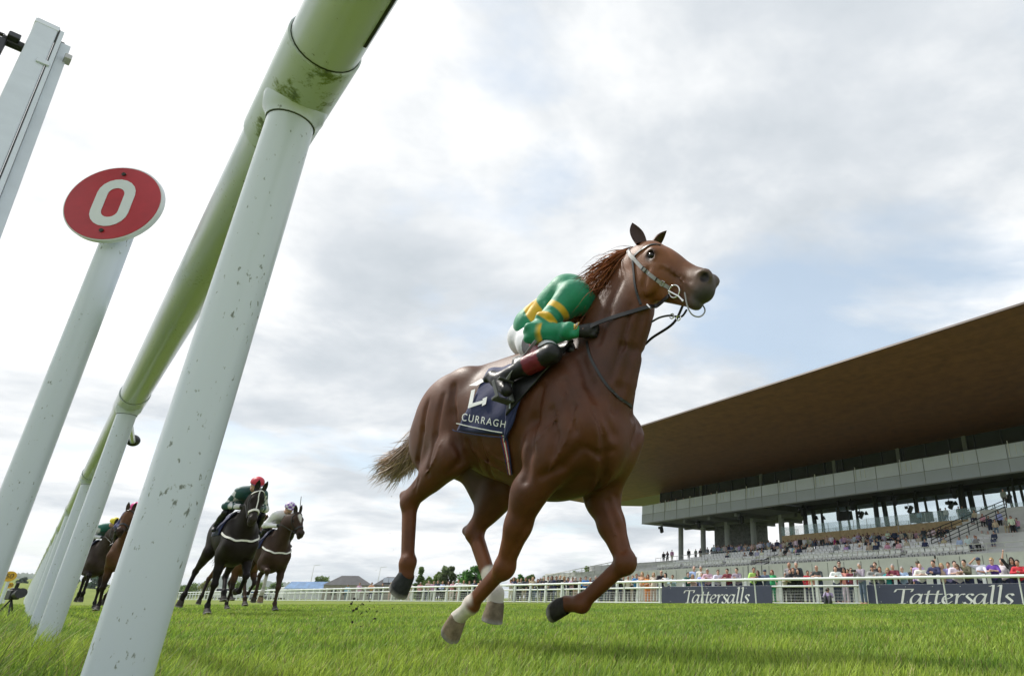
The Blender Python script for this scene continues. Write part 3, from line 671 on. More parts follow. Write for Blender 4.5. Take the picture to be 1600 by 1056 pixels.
def algae_white():
    m = bpy.data.materials.new('rail_sleeve_algae'); m.use_nodes = True; t = m.node_tree; b = t.nodes['Principled BSDF']; b.inputs['Roughness'].default_value = 0.35
    tcn = N(t, 'ShaderNodeTexCoord'); n_ = N(t, 'ShaderNodeTexNoise', Scale=22.0, Detail=7.0, Roughness=0.7); LK(t, tcn.outputs['Object'], n_.inputs['Vector'])
    ge = N(t, 'ShaderNodeNewGeometry'); sp_ = N(t, 'ShaderNodeSeparateXYZ'); LK(t, tcn.outputs['Object'], sp_.inputs[0])
    low = math_n(t, 'MULTIPLY', math_n(t, 'SUBTRACT', 1.185, sp_.outputs[2]), 5.0)
    f_ = math_n(t, 'ADD', n_.outputs[0], math_n(t, 'MINIMUM', low, 0.14))
    LK(t, ramp(t, f_, [(0.0, (0.58, 0.65, 0.71)), (0.57, (0.56, 0.63, 0.65)), (0.64, (0.22, 0.28, 0.12)), (0.73, (0.06, 0.09, 0.03))]), b.inputs['Base Color']); return m
ALG = algae_white(); JOINT = mat('dark_joint', (0.03, 0.035, 0.03), rough=0.7)
def build_near_rail():
    rt = empty('running_rail', 'white round plastic running rail beside the camera with green algae under its joints', 'rail', (0, 0, 0))
    zr = 1.222
    def P(t, z): q = RAIL0+RAILD*t; return (q[0], q[1], z)
    n = 34; sp = 2.95
    ts = [i*sp for i in range(-1, n)]
    MB().tube([P(t, zr) for t in np.linspace(-3.2, sp*n, 60)], 0.0578, 28).obj('rail_tube', PVC, rt, smooth=True)
    # a dark seam groove along the near underside
    gm = MB()
    q0 = RAILN*0.046
    gm.tube([(P(t, 0)[0]+q0[0], P(t, 0)[1]+q0[1], zr-0.0345) for t in (-2.9, -0.25)], 0.004, 6); gm.obj('seam', JOINT, rt)
    for i, t in enumerate(ts):
        nn = 28 if i < 4 else 14
        MB().tube([P(t-0.17, zr), P(t-0.168, zr), P(t+0.168, zr), P(t+0.17, zr)], [0.0585, 0.0622, 0.0622, 0.0585], nn).obj('sleeve', ALG if i < 2 else PVC, rt, smooth=True)
        if i < 12:
            for e in (-0.172, 0.172):
                MB().tube([P(t+e-0.0012, zr), P(t+e+0.0012, zr)], 0.0590, nn).obj('joint_ring', JOINT, rt, smooth=True)
        # flared saddle under the sleeve then the post
        MB().tube([P(t, zr-0.03), P(t, zr-0.055), P(t, zr-0.064), P(t, zr-0.078)], [0.056, 0.0530, 0.0470, 0.0432], nn).obj('saddle', PVC, rt, smooth=True)
        MB().tube([P(t, zr-0.080), P(t, zr-0.0765)], 0.0420, nn).obj('joint_ring', JOINT, rt)
        MB().tube([(P(t, 0)[0]-0.020, P(t, 0)[1], -0.05), (P(t, 0)[0]-0.011, P(t, 0)[1], 0.5), P(t, zr-0.078)], 0.0405, nn).obj('post', PVC, rt, smooth=True)
build_near_rail()

# finishing-post disc, its post, and other things along the inside of the rail
def ring_prism(mb, outline, th, O, U, Vv, Nn, hole=None):
    "extruded outline (with an optional hole of the same count) in the frame U, V with thickness along N"
    k = len(outline); f3 = lambda p, d: Vector(O)+Vector(U)*p[0]+Vector(Vv)*p[1]+Vector(Nn)*d
    if hole is None:
        vs = [f3(p, 0) for p in outline]+[f3(p, th) for p in outline]
        mb.add(vs, [tuple(range(k-1, -1, -1)), tuple(range(k, 2*k))]+[(i, (i+1) % k, k+(i+1) % k, k+i) for i in range(k)])
    else:
        vs = [f3(p, d) for d in (0, th) for o in (outline, hole) for p in o]
        fs = []
        for i in range(k):
            j = (i+1) % k
            fs += [(2*k+i, 2*k+j, 3*k+j, 3*k+i), (i, k+i, k+j, j), (i, j, 2*k+j, 2*k+i), (k+j, k+i, 3*k+i, 3*k+j)]
        mb.add(vs, fs)
def stadium(wd, ht, n=10):
    r = wd/2; o = []
    for i in range(n+1): a = math.pi*i/n; o.append((r*math.cos(a), ht/2-r+r*math.sin(a)))
    for i in range(n+1): a = math.pi+math.pi*i/n; o.append((r*math.cos(a), -(ht/2-r)+r*math.sin(a)))
    return o
def circle(r, n=40, ry=None): return [(r*math.cos(2*math.pi*i/n), (ry or r)*math.sin(2*math.pi*i/n)) for i in range(n)]
WHITE_S = mat('sign_white', (0.68, 0.72, 0.76), rough=0.35, var=0.05, vscale=12)
RED_S = mat('sign_red', (0.43, 0.018, 0.030), rough=0.38, var=0.10, vscale=20)
BLACK = mat('black_plastic', (0.012, 0.013, 0.014), rough=0.45)
ALU = mat('aluminium_beam', (0.60, 0.65, 0.68), rough=0.42, var=0.06, vscale=10, metal=0.1)
def text_mesh(txt, size, depth, shear=0.0, space=1.0):
    cu = bpy.data.curves.new('lettering', 'FONT'); cu.body = txt; cu.size = size; cu.extrude = depth; cu.align_x = 'CENTER'; cu.align_y = 'CENTER'; cu.shear = shear; cu.space_character = space
    o = bpy.data.objects.new('lettering', cu); COL.objects.link(o); dg = bpy.context.evaluated_depsgraph_get(); dg.update()
    me = bpy.data.meshes.new_from_object(o.evaluated_get(dg)); bpy.data.objects.remove(o); bpy.data.curves.remove(cu); return me
def place_text(me, name, m, parent, O, U, Vv, Nn):
    me.materials.clear(); me.materials.append(m)
    M = Matrix((Vector(U), Vector(Vv), Vector(Nn))).transposed().to_4x4(); M.translation = Vector(O); me.transform(M)
    o = bpy.data.objects.new(name, me); COL.objects.link(o); o.parent = parent; return o
def build_zero():
    C = CAMP+ray(185, 324)*2.2
    rt = empty('distance_marker', 'round red disc with a white 0 on a white post by the camera', 'sign', (C[0], C[1], 0), R(8))
    cz = C[2]; r = 0.150
    MB().tube([(0, 0.045, -0.05), (0, 0.045, 0.6), (0, 0.045, cz-0.02)], 0.041, 28).obj('post', PVC, rt, smooth=True)
    m = MB(); ring_prism(m, circle(r, 64), 0.019, (0, -0.007, cz), (1, 0, 0), (0, 0, 1), (0, -1, 0)); m.obj('disc_board', WHITE_S, rt, bevel=0.002)
    m = MB(); ring_prism(m, circle(r*0.965, 64), 0.002, (0, -0.0262, cz), (1, 0, 0), (0, 0, 1), (0, -1, 0)); m.obj('red_face', RED_S, rt)
    m = MB(); ring_prism(m, stadium(0.118, 0.190), 0.0015, (0, -0.0284, cz), (1, 0, 0), (0, 0, 1), (0, -1, 0), stadium(0.052, 0.118)); m.obj('numeral', WHITE_S, rt)
    for dz in (0.117, -0.112): MB().tube([(0.0, -0.0283, cz+dz), (0, -0.033, cz+dz)], 0.0065, 10).obj('screw', JOINT, rt)
build_zero()
def build_beam():
    T = CAMP+ray(72, 46)*2.35; d = A(-0.60, 0.42, 0.68); d = d/np.linalg.norm(d)   # it leans away to the left
    d = -d; Lg = T[2]/abs(d[2])+0.1
    # runs from its top down and back towards the ground
    T = A(*T); B = CAMP+ray(-190, 640)*1.25; B = B+(B-T)/np.linalg.norm(B-T)*0.0
    dd = (B-T); t = (0-T[2])/dd[2]; B = T+dd*t
    rt = empty('winning_post', 'grey white aluminium finish post with grooves and black fittings at the left edge', 'post', tuple(B))
    f = lambda p: Vector(p)-Vector(B)
    a, b = Vector(f(T)), Vector((0, 0, 0)); ax = (b-a).normalized(); sx = ax.cross(Vector(tuple(ray(40, 180)))).normalized(); up = sx.cross(ax)
    if (Vector(tuple(ray(40, 180)))).dot(up) > 0: up = -up
    def bm_(o1, o2, w_, h_, s0=0.0, s1=1.0): return MB().beam(a.lerp(b, s0)+sx*o1+up*o2, a.lerp(b, s1)+sx*o1+up*o2, w_, h_, up)
    Lt = (b-a).length
    bm_(0, 0, 0.062, 0.050).obj('beam', ALU, rt, bevel=0.004)
    sg = 1 if (sx.x > 0) else -1
    bm_(sg*0.041, 0.003, 0.012, 0.046, 0.004).obj('edge_rail', ALU, rt, bevel=0.002)
    bm_(sg*0.0335, 0.0, 0.003, 0.052, 0.003).obj('groove', JOINT, rt)
    bm_(sg*0.062, -0.018, 0.028, 0.020, 0.012).obj('back_rail', ALU, rt, bevel=0.002)
    bm_(sg*0.0525, -0.020, 0.010, 0.015, 0.006).obj('shadow_gap', JOINT, rt)
    bm_(0, 0.0, 0.066, 0.054, -0.004, 0.010).obj('end_cap', WHITE_S, rt, bevel=0.003)
    M = Matrix((ax, sx, up)).transposed()
    m = MB(); m.box(a+ax*0.30+sx*sg*0.025+up*0.028, (0.030, 0.034, 0.008), M=M); m.obj('clamp', ALU, rt, bevel=0.002)
    m = MB(); m.box(a+ax*0.155+sx*sg*0.078, (0.035, 0.02, 0.03), M=M); m.obj('bracket', mat('clear_tape', (0.42, 0.42, 0.40), rough=0.25), rt, bevel=0.003)
    m = MB(); m.tube([a+ax*0.21-sx*sg*0.03, a+ax*0.21-sx*sg*0.085], 0.018, 12); m.box(a+ax*0.205-sx*sg*0.060+up*0.018, (0.035, 0.03, 0.03), M=M); m.box(a+ax*0.27-sx*sg*0.082, (0.10, 0.022, 0.026), M=M); m.box(a+ax*0.20-sx*sg*0.11+up*0.01, (0.012, 0.06, 0.012), M=M)
    m.obj('black_clamp', BLACK, rt, bevel=0.003)
build_beam()
def pipe_end():
    p = at_y(42, 775, 2.6); q = at_y(-330, 800, 2.2)
    o = MB(); v = [Vector(p)+(Vector(q)-Vector(p)).normalized()*t for t in (-0.026, -0.022, -0.012, 0.0, 0.05, 1.2)]
    o.tube(v, [0.006, 0.017, 0.025, 0.028, 0.028, 0.028], 16); p2 = at_y(24, 790, 2.6)
    rt = empty('rail_end', 'white pipe with a rounded end cap behind the white disc post', 'rail', (0, 0, 0)); o.obj('pipe', PVC, rt, smooth=True)
    MB().tube([tuple(v[4]), (v[4][0], v[4][1], -0.02)], 0.022, 12).obj('post', PVC, rt, smooth=True)
    p = at_y(208, 688, 4.3); rt2 = empty('pipe_knob', 'small dark round knob sticking out behind the second rail post', 'knob', tuple(p))
    MB().ball((0, 0, 0), (0.033, 0.05, 0.04), 14, 10).obj('knob', BLACK, rt2, smooth=True)
    q_ = RAIL0+RAILD*2.95; MB().tube([(0, 0, -0.01), (q_[0]-p[0], q_[1]-p[1], 1.16-p[2])], 0.016, 8).obj('stem', PVC, rt2)
pipe_end()
YEL = mat('marker_yellow', (0.62, 0.36, 0.02), rough=0.5, var=0.08, vscale=20)
def marker(u, v, Y, r, txt, label):
    C = at_y(u, v, Y); rt = empty('furlong_marker', label, 'sign', (C[0], C[1], 0), R(25), 'yellow distance discs by the rail')
    m = MB(); ring_prism(m, circle(r, 24, r*0.86), 0.03, (0, 0, C[2]), (1, 0, 0), (0, 0, 1), (0, -1, 0)); m.obj('disc', YEL, rt)
    place_text(text_mesh(txt, r*1.15, 0.004, 0.15), 'numeral', BLACK, rt, (0, -0.034, C[2]), (1, 0, 0), (0, 0, 1), (0, -1, 0))
    MB().tube([(0, 0.04, -0.05), (0, 0.04, C[2])], r*0.22, 12).obj('post', PVC, rt, smooth=True)
marker(15, 900, 27, 0.225, '50', 'larger yellow disc numbered 50 beside the rail at the left edge')
marker(15, 914, 40, 0.19, '100', 'smaller yellow disc numbered 100 just below the yellow 50 disc')
marker(670, 915, 62, 0.27, '50', 'round yellow disc standing among the crowd behind the far white rail')
def remote_camera():
    C = at_y(20, 930, 9.0); rt = empty('remote_camera', 'small black remote camera lying in the grass beside the rail posts', 'camera', (C[0], C[1], 0.0), R(-30)); z = C[2]
    m = MB(); m.box((0, 0, z+0.01), (0.16, 0.11, 0.12)); m.box((0, 0, z+0.075), (0.08, 0.08, 0.04)); m.obj('camera_body', BLACK, rt, bevel=0.012)
    MB().tube([(0.07, 0, z+0.01), (0.15, 0, z+0.015), (0.26, 0.0, z+0.03), (0.262, 0, z+0.03)], [0.045, 0.05, 0.062, 0.05], 16).obj('lens', BLACK, rt, smooth=True)
    MB().tube([(0.02, 0, z+0.09), (0.03, 0, z+0.16)], 0.02, 10).obj('grip', BLACK, rt)
    for a in (0, 2.1, 4.2): MB().tube([(0, 0, z-0.04), (0.13*math.cos(a), 0.13*math.sin(a), 0.0)], 0.010, 8).obj('tripod_leg', BLACK, rt)
remote_camera()

# ------------------------------------------------------------------ grandstand (local x runs along the front to the right, y away from the course)
GO = A(-5.2, 112.0); GRZ = math.atan2(-0.768, 0.64)
GS_X = A(0.64, -0.768); GS_N = A(0.768, 0.64)
def gw(s, d, z=0.0): q = GO+GS_X*s+GS_N*d; return (q[0], q[1], z)
def gsd(P): q = A(P[0], P[1])-GO; return q@GS_X, q@GS_N
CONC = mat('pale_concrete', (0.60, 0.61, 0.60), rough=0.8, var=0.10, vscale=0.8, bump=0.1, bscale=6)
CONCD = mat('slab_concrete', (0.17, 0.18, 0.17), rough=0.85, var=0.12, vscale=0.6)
COLM = mat('column_concrete', (0.36, 0.38, 0.37), rough=0.7, var=0.08, vscale=0.9)
def soffit_mat():
    m = bpy.data.materials.new('copper_soffit'); m.use_nodes = True; t = m.node_tree; b = t.nodes['Principled BSDF']; b.inputs['Roughness'].default_value = 0.55; b.inputs['Specular IOR Level'].default_value = 0.3
    tcn = N(t, 'ShaderNodeTexCoord'); mp_ = N(t, 'ShaderNodeMapping'); mp_.inputs['Rotation'].default_value = (0, 0, 0.0); LK(t, tcn.outputs['Object'], mp_.inputs[0])
    br = N(t, 'ShaderNodeTexBrick', Scale=1.0); br.inputs['Color1'].default_value = (0.205, 0.088, 0.036, 1); br.inputs['Color2'].default_value = (0.178, 0.076, 0.032, 1); br.inputs['Mortar'].default_value = (0.115, 0.056, 0.025, 1)
    br.inputs['Mortar Size'].default_value = 0.012; br.inputs['Brick Width'].default_value = 3.0; br.inputs['Row Height'].default_value = 0.6; LK(t, mp_.outputs[0], br.inputs['Vector'])
    n_ = N(t, 'ShaderNodeTexNoise', Scale=1.1, Detail=6.0); LK(t, tcn.outputs['Object'], n_.inputs['Vector'])
    mx = N(t, 'ShaderNodeMix', data_type='RGBA'); mx.blend_type = 'MULTIPLY'; mx.inputs['Factor'].default_value = 1; LK(t, br.outputs[0], mx.inputs['A']); LK(t, ramp(t, n_.outputs[0], [(0.3, (0.82,)*3), (0.7, (1.18,)*3)]), mx.inputs['B'])
    LK(t, mx.outputs['Result'], b.inputs['Base Color']); return m
COPPER = soffit_mat()
FASC = mat('fascia_panels', (0.42, 0.46, 0.57), rough=0.40, var=0.04, vscale=0.5)
FASC2 = mat('fascia_glazing', (0.58, 0.63, 0.78), rough=0.25, var=0.05, vscale=0.4)
DKMET = mat('dark_frames', (0.018, 0.022, 0.022), rough=0.5)
GLASSD = mat('dark_glass', (0.030, 0.036, 0.038), rough=0.06, spec=0.7)
GLASSR = mat('mirror_glass', (0.74, 0.84, 0.90), rough=0.03, metal=0.92)
GLASSB = mat('balustrade_glass', (0.55, 0.80, 0.80), rough=0.05, alpha=0.20, spec=0.5)
BRICKB = mat('buff_brick', (0.50, 0.375, 0.215), rough=0.85, var=0.22, vscale=2.2)
COREM = mat('core_cladding', (0.13, 0.135, 0.13), rough=0.8, var=0.45, vscale=2.6)
RAILM = mat('steel_rail', (0.55, 0.56, 0.55), rough=0.5)
RAILD_M = mat('dark_steel_rail', (0.03, 0.04, 0.04), rough=0.5)
SPKM = mat('speaker_black', (0.01, 0.012, 0.012), rough=0.6)
def build_stand():
    g = empty('grandstand', 'huge racecourse grandstand under a sweeping copper brown roof', 'grandstand', (GO[0], GO[1], 0), GRZ)
    SE = 84.0
    # --- roof: wedge with thin front edge
    tip = gsd(CAMP+ray(730, 753)*0+A(-36.2, 112.5, 0)); s0, d0 = tip
    d1 = d0+28; zf = 18.9+CAM_H; zb = 17.25+CAM_H
    sR = s0+3.0  # the end edge runs slightly inwards going back
    bq = gsd(A(-15.4, 129.8)); s1 = bq[0]
    vs = [(s0, d0, zf), (SE+20, d0, zf), (SE+20, d1, zb), (s1, d1, zb)]
    MB().add(vs, [(0, 1, 2, 3)]).obj('soffit', COPPER, g)
    up = [(s0, d0, zf+0.20), (SE+20, d0, zf+0.20), (SE+20, d1+22, zb+5.5), (s1+10, d1+22, zb+5.5)]
    bk = [(SE+20, d1+22, zb+0.5), (s1+10, d1+22, zb+0.5)]
    allv = [(s0-0.05, d0-0.05, zf+0.02), (SE+20, d0-0.05, zf+0.02), up[1], up[0], up[2], up[3], (SE+20, d1, zb+0.02), (s1-0.05, d1, zb+0.02), bk[0], bk[1]]
    MB().add(allv, [(0, 1, 2, 3), (3, 2, 4, 5), (0, 3, 5, 9, 7), (4, 8, 9, 5), (7, 9, 8, 6)]).obj('roof', mat('roof_metal', (0.07, 0.042, 0.026), rough=0.5, var=0.15, vscale=0.5), g)
    # --- top storey glazing behind the balcony
    m = MB(); m.box((SE/2, 4.1, 16.2), (SE, 0.1, 2.85)); m.box((0.05, 10, 16.2), (0.1, 12, 2.85)); m.obj('upper_glazing', GLASSD, g)
    m = MB()
    for i in range(int(SE/3)+1): m.box((i*3.0+0.1, 4.0, 16.2), (0.12, 0.16, 2.85))
    m.box((SE/2, 4.0, 14.90), (SE, 0.2, 0.3)); m.box((SE/2, 3.98, 15.95), (SE, 0.08, 0.07)); m.obj('upper_frames', DKMET, g)
    for s in (11, 24.4, 37.8, 47.5, 56): MB().box((s, 3.9, 16.2), (0.5, 0.22, 2.85)).obj('pier', CONCD, g)
    # balcony fascia
    zt, z0 = 15.0, 12.0
    m = MB(); m.box((SE/2, 0.15, z0+0.75), (SE, 0.3, 1.5)); m.obj('fascia', FASC, g)
    m = MB(); m.box((SE/2, 0.10, z0+2.26), (SE, 0.12, 1.48)); m.obj('balcony_parapet', FASC2, g)
    m = MB()
    for i in range(1, int(SE/3.1)+1): m.box((i*3.1, 0.0, z0+1.5), (0.035, 0.05, 3.0))
    m.box((SE/2, -0.005, z0+1.51), (SE, 0.03, 0.05)); m.box((SE/2, 0.02, z0+0.06), (SE, 0.1, 0.12)); m.obj('panel_joints', mat('joint_grey', (0.20, 0.21, 0.22), rough=0.6), g)
    m = MB()
    for i in range(1, int(SE/6.2)+1):
        m.box((i*6.2+0.25, -0.05, z0+2.45), (0.07, 0.06, 1.7)); m.box((i*6.2+0.95, -0.03, z0+2.3), (0.05, 0.04, 1.0)); m.box((i*6.2+1.6, -0.03, z0+2.3), (0.05, 0.04, 1.0))
    m.obj('parapet_clips', mat('clip_white', (0.75, 0.76, 0.77), rough=0.4), g)
    m = MB(); m.box((-0.06, 3.2, z0+2.1), (0.06, 5.6, 1.7)); m.obj('end_balustrade', GLASSB, g)
    # slab, beams
    e1 = gsd(at_z(1095, 828, z0)); k = (e1[0]-0)/(e1[1])
    dB = 17.0
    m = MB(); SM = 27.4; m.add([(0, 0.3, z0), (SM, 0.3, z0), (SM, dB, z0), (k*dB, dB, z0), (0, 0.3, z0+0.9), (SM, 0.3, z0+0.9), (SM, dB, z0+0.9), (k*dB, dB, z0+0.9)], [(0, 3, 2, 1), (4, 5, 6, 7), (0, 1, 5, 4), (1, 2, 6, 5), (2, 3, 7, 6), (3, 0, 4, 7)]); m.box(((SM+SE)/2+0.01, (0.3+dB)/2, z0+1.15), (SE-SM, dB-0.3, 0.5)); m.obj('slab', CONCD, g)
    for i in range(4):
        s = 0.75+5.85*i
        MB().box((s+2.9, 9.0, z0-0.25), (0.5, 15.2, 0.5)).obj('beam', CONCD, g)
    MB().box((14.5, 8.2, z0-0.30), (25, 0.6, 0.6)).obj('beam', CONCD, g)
    # columns under the open end
    for i in range(5): MB().tube([(0.75+5.85*i, 8.2, 2), (0.75+5.85*i, 8.2, z0)], 0.45, 20).obj('column', COLM, g, smooth=True)
    for s in (13.9, 19.8): MB().tube([(s, 15.8, 2), (s, 15.8, z0)], 0.45, 20).obj('column', COLM, g, smooth=True)
    MB().box((10.6, 13.2, 8.5), (8.2, 4.5, 7.0)).obj('core', COREM, g)
    # lower storey: mirror glazing, dark columns, balcony, brick
    s0w = 27.6
    m = MB()
    for i in range(0, 19):
        a = s0w+0.6+2.95*i; m.box((a+1.47, 9.1, 10.45), (2.85, 0.06, 4.2), M=Matrix.Rotation(R(2.8), 3, 'X'))
    m.obj('window', GLASSR, g)
    MB().box((s0w+SE/2, 13.5, 10.4), (SE, 8.4, 4.7)).obj('interior_wall', DKMET, g)
    m = MB()
    for i in range(0, 20): m.box((s0w+0.6+2.95*i, 8.88, 10.3), (0.11, 0.16, 4.4))
    m.box((s0w+SE/2, 8.84, 12.5), (SE, 0.12, 0.7)); m.obj('window_frames', DKMET, g)
    for i in range(10): MB().tube([(28.9+5.95*i, 8.0, 8), (28.9+5.95*i, 8.0, z0+0.9)], 0.33 if i % 2 == 0 else 0.16, 14).obj('dark_column', DKMET, g, smooth=True)
    m = MB()
    for (s, w_) in ((35.0, 2.0), (46.5, 2.6)): m.box((s, 8.7, 10.9 if s < 40 else 9.7), (w_, 0.3, 1.2))
    m.obj('media_box', DKMET, g)
    zbk = 8.15+CAM_H
    m = MB(); m.box((s0w+22.5, 5.6, zbk-0.68), (45, 3.0, 1.36)); m.box((s0w+0.75, 5.6, 6.0), (1.5, 3.0, 2.4)); m.obj('brick_balcony', BRICKB, g)
    m = MB(); m.box((s0w+21.5, 4.14, zbk+0.6), (43, 0.04, 1.2)); m.box((s0w+0.02, 6.0, zbk+0.6), (0.04, 3.8, 1.2)); m.obj('balustrade', GLASSB, g)
    m = MB()
    for i in range(22): m.box((s0w+2.0*i+0.1, 4.18, zbk+0.58), (0.05, 0.05, 1.16))
    m.obj('balustrade_post', RAILM, g)
    # ground-floor wall with dark openings and reflecting doors
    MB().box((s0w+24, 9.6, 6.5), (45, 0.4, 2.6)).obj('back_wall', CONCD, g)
    m = MB()
    for s, w_ in ((31.5, 3.4), (45.5, 6.0), (54, 7.0), (62, 5)): m.box((s, 9.3, 6.75), (w_, 0.1, 1.9))
    m.obj('door_glass', GLASSR, g)
    # loudspeakers hung under the slab
    for s in (33.0, 41.0, 47.0, 54.5, 21.5, 12.0, 2.5):
        m = MB(); m.tube([(s, 2.2, z0), (s, 2.2, z0-0.5)], 0.05, 6); M = Matrix.Rotation(0.5, 3, 'X') @ Matrix.Rotation(0.3, 3, 'Y'); m.box((s+0.2, 2.2, z0-0.95), (0.42, 0.5, 1.05), M=M); m.box((s-0.35, 2.2, z0-0.62), (0.35, 0.35, 0.4)); m.obj('loudspeaker', SPKM, g, bevel=0.05)
    for s in (30.8, 38.0, 50.8): MB().tube([(s, 8.2, 11.25), (s, 8.2, 10.95), (s, 8.2, 10.75)], [0.1, 0.22, 0.28], 10).obj('lamp', SPKM, g)
    # terrace below: front wall, seat steps, concourse
    t = empty('terrace', 'pale concrete seating terrace rising from the lawn to the grandstand', 'terrace', (GO[0], GO[1], 0), GRZ)
    S0, S1 = 14.0, 84.0
    zc = 5.25+CAM_H
    MB().box(((S0+S1)/2, -14.4, 1.8), (S1-S0, 0.3, 3.6)).obj('front_wall', CONC, t)
    m = MB()
    for i in range(12): m.box(((S0+S1)/2, -13.8+0.92*i, (3.45+0.17*i)/2), (S1-S0, 0.93, 3.45+0.17*i))
    m.obj('steps', CONC, t)
    MB().box(((S0+S1)/2-12, 4.0, (zc)/2), (S1-S0+26, 14.2, zc)).obj('concourse', CONC, t)
    m = MB()
    for i in range(40): m.box((S0+1.0+1.9*i, -14.56, 2.7), (0.045, 0.02, 1.5))
    m.obj('wall_joints', mat('wall_joint', (0.16, 0.17, 0.17), rough=0.8), t)
    MB().box((-2, -7.0, 1.55), (26.5, 0.3, 3.1)).obj('ramp_wall', CONC, t)
    m = MB()
    for i in range(18): m.box((-14.5+1.5*i, -7.17, 2.2), (0.045, 0.02, 1.7))
    m.obj('wall_joints', MATS['wall_joint'], t)
    MB().box((-4, -4.8, 2.2), (32, 4.0, 4.4)).obj('ramp', CONC, t)
    # guard rails
    def guard(nm, label, p0, p1, h, bars, n, m_=RAILM, r=0.035):
        p0, p1 = Vector(p0), Vector(p1); root = empty(nm, label, 'railing', gw(p0.x, p0.y, p0.z), GRZ); q = p1-p0
        for k in range(bars):
            zz = h*(1-k/bars); MB().tube([(0, 0, zz), tuple(q+Vector((0, 0, zz)))], r if k == 0 else r*0.7, 6).obj('bar', m_, root)
        for k in range(n+1): c_ = q*(k/n); MB().tube([tuple(c_), tuple(c_+Vector((0, 0, h)))], r*0.9, 6).obj('upright', m_, root)
    guard('guard_rail', 'pale metal guard rail above the front wall of the seating terrace', (S0, -14.3, 3.6), (S1-12, -14.3, 3.6), 0.75, 2, 40)
    guard('guard_rail', 'long pale guard rail sloping along the ramp left of the seats', (-19, -6.9, 3.0), (8, -6.9, 4.9), 1.15, 3, 14, RAILM, 0.055)
    guard('guard_rail', 'second guard rail behind the ramp in front of the standing spectators', (8, -3.2, 4.9), (26, -3.2, 5.3), 1.1, 2, 14)
    guard('guard_rail', 'guard rail along the lower ramp wall near the red column', (-6, -7.1, 3.0), (14, -7.1, 3.1), 0.95, 3, 14)
    guard('stair_rail', 'dark handrail of the aisle steps below the blue-shirted steward', (38.6, -14.6, 2.6), (38.6, -9.0, 4.2), 0.9, 2, 5, RAILD_M)
    guard('stair_rail', 'second dark handrail of the same aisle steps', (40.6, -14.6, 2.6), (40.6, -9.0, 4.2), 0.9, 2, 5, RAILD_M)
    guard('stair_rail', 'steep dark handrail climbing the stairs at the right edge', (53.5, -4.5, 5.3), (60.5, 1.0, 8.6), 1.0, 3, 8, RAILD_M, 0.05)
    guard('stair_rail', 'lower dark handrail at the right edge beside the raised seats', (57.5, -9.5, 4.3), (63.5, -6.5, 7.0), 1.0, 3, 8, RAILD_M, 0.05)
    m = MB()
    rs = empty('upper_stand_steps', 'flight of pale concrete steps rising at the right edge of the terrace', 'steps', (GO[0], GO[1], 0), GRZ)
    for i in range(9): m.box((70-0.3*i, -8.2+0.95*i, (5.2+0.42*i)/2), (26-1.0*i, 0.94, 5.2+0.42*i))
    m.obj('steps', CONC, rs)
    return g
build_stand()
RED_P = empty('red_column', 'red round bollard post standing among the railings below the core', 'post', gw(9.0, -8.6, 0), GRZ)
MB().tube([(0, 0, 0), (0, 0, 4.1)], 0.28, 14).obj('shaft', mat('red_post', (0.45, 0.05, 0.05), rough=0.5), RED_P, smooth=True); MB().tube([(0, 0, 4.1), (0, 0, 4.3)], 0.2, 14).obj('cap', WHITE_S, RED_P)

# seats of the terrace: each one its own object
SEATM = mat('seat_plastic', (0.78, 0.79, 0.80), rough=0.45, var=0.04, vscale=5)
SEATB = mat('seat_bracket', (0.25, 0.26, 0.27), rough=0.6)
def build_seats():
    r0 = None; cnt = 0
    for row in range(4):
        d = -13.6+0.92*3*row*0.95; z = 3.45+0.17*round((d+13.8)/0.92)+0.02
        for i in range(72):
            s = 21.5+0.58*i
            if 38.2 < s < 41.0 or random.random() < 0.05: continue
            x, y, _ = gw(s, d)
            lab = ('white folding seat in the front row of the terrace', 'white folding seat in the second visible row of the terrace', 'white folding seat in the third visible row of the terrace', 'white folding seat in the back row of the terrace by the concourse')[row]
            if r0 is None:
                r0 = empty('stadium_seat', lab, 'seat', (x, y, z), GRZ, 'white seats of the grandstand terrace')
                m = MB(); m.box((0, 0.20, 0.62), (0.50, 0.06, 0.46)); m.box((0, 0.16, 0.845), (0.50, 0.12, 0.05)); m.obj('backrest', SEATM, r0, bevel=0.03)
                m = MB(); m.box((0, 0.02, 0.45), (0.46, 0.34, 0.06), M=Matrix.Rotation(0.5, 3, 'X')); m.obj('seat', SEATM, r0, bevel=0.025)
                m = MB(); m.box((-0.18, 0.2, 0.2), (0.05, 0.08, 0.4)); m.box((0.18, 0.2, 0.2), (0.05, 0.08, 0.4)); m.obj('bracket', SEATB, r0)
            else: tag(dup(r0, (x, y, z), GRZ), lab)
build_seats()

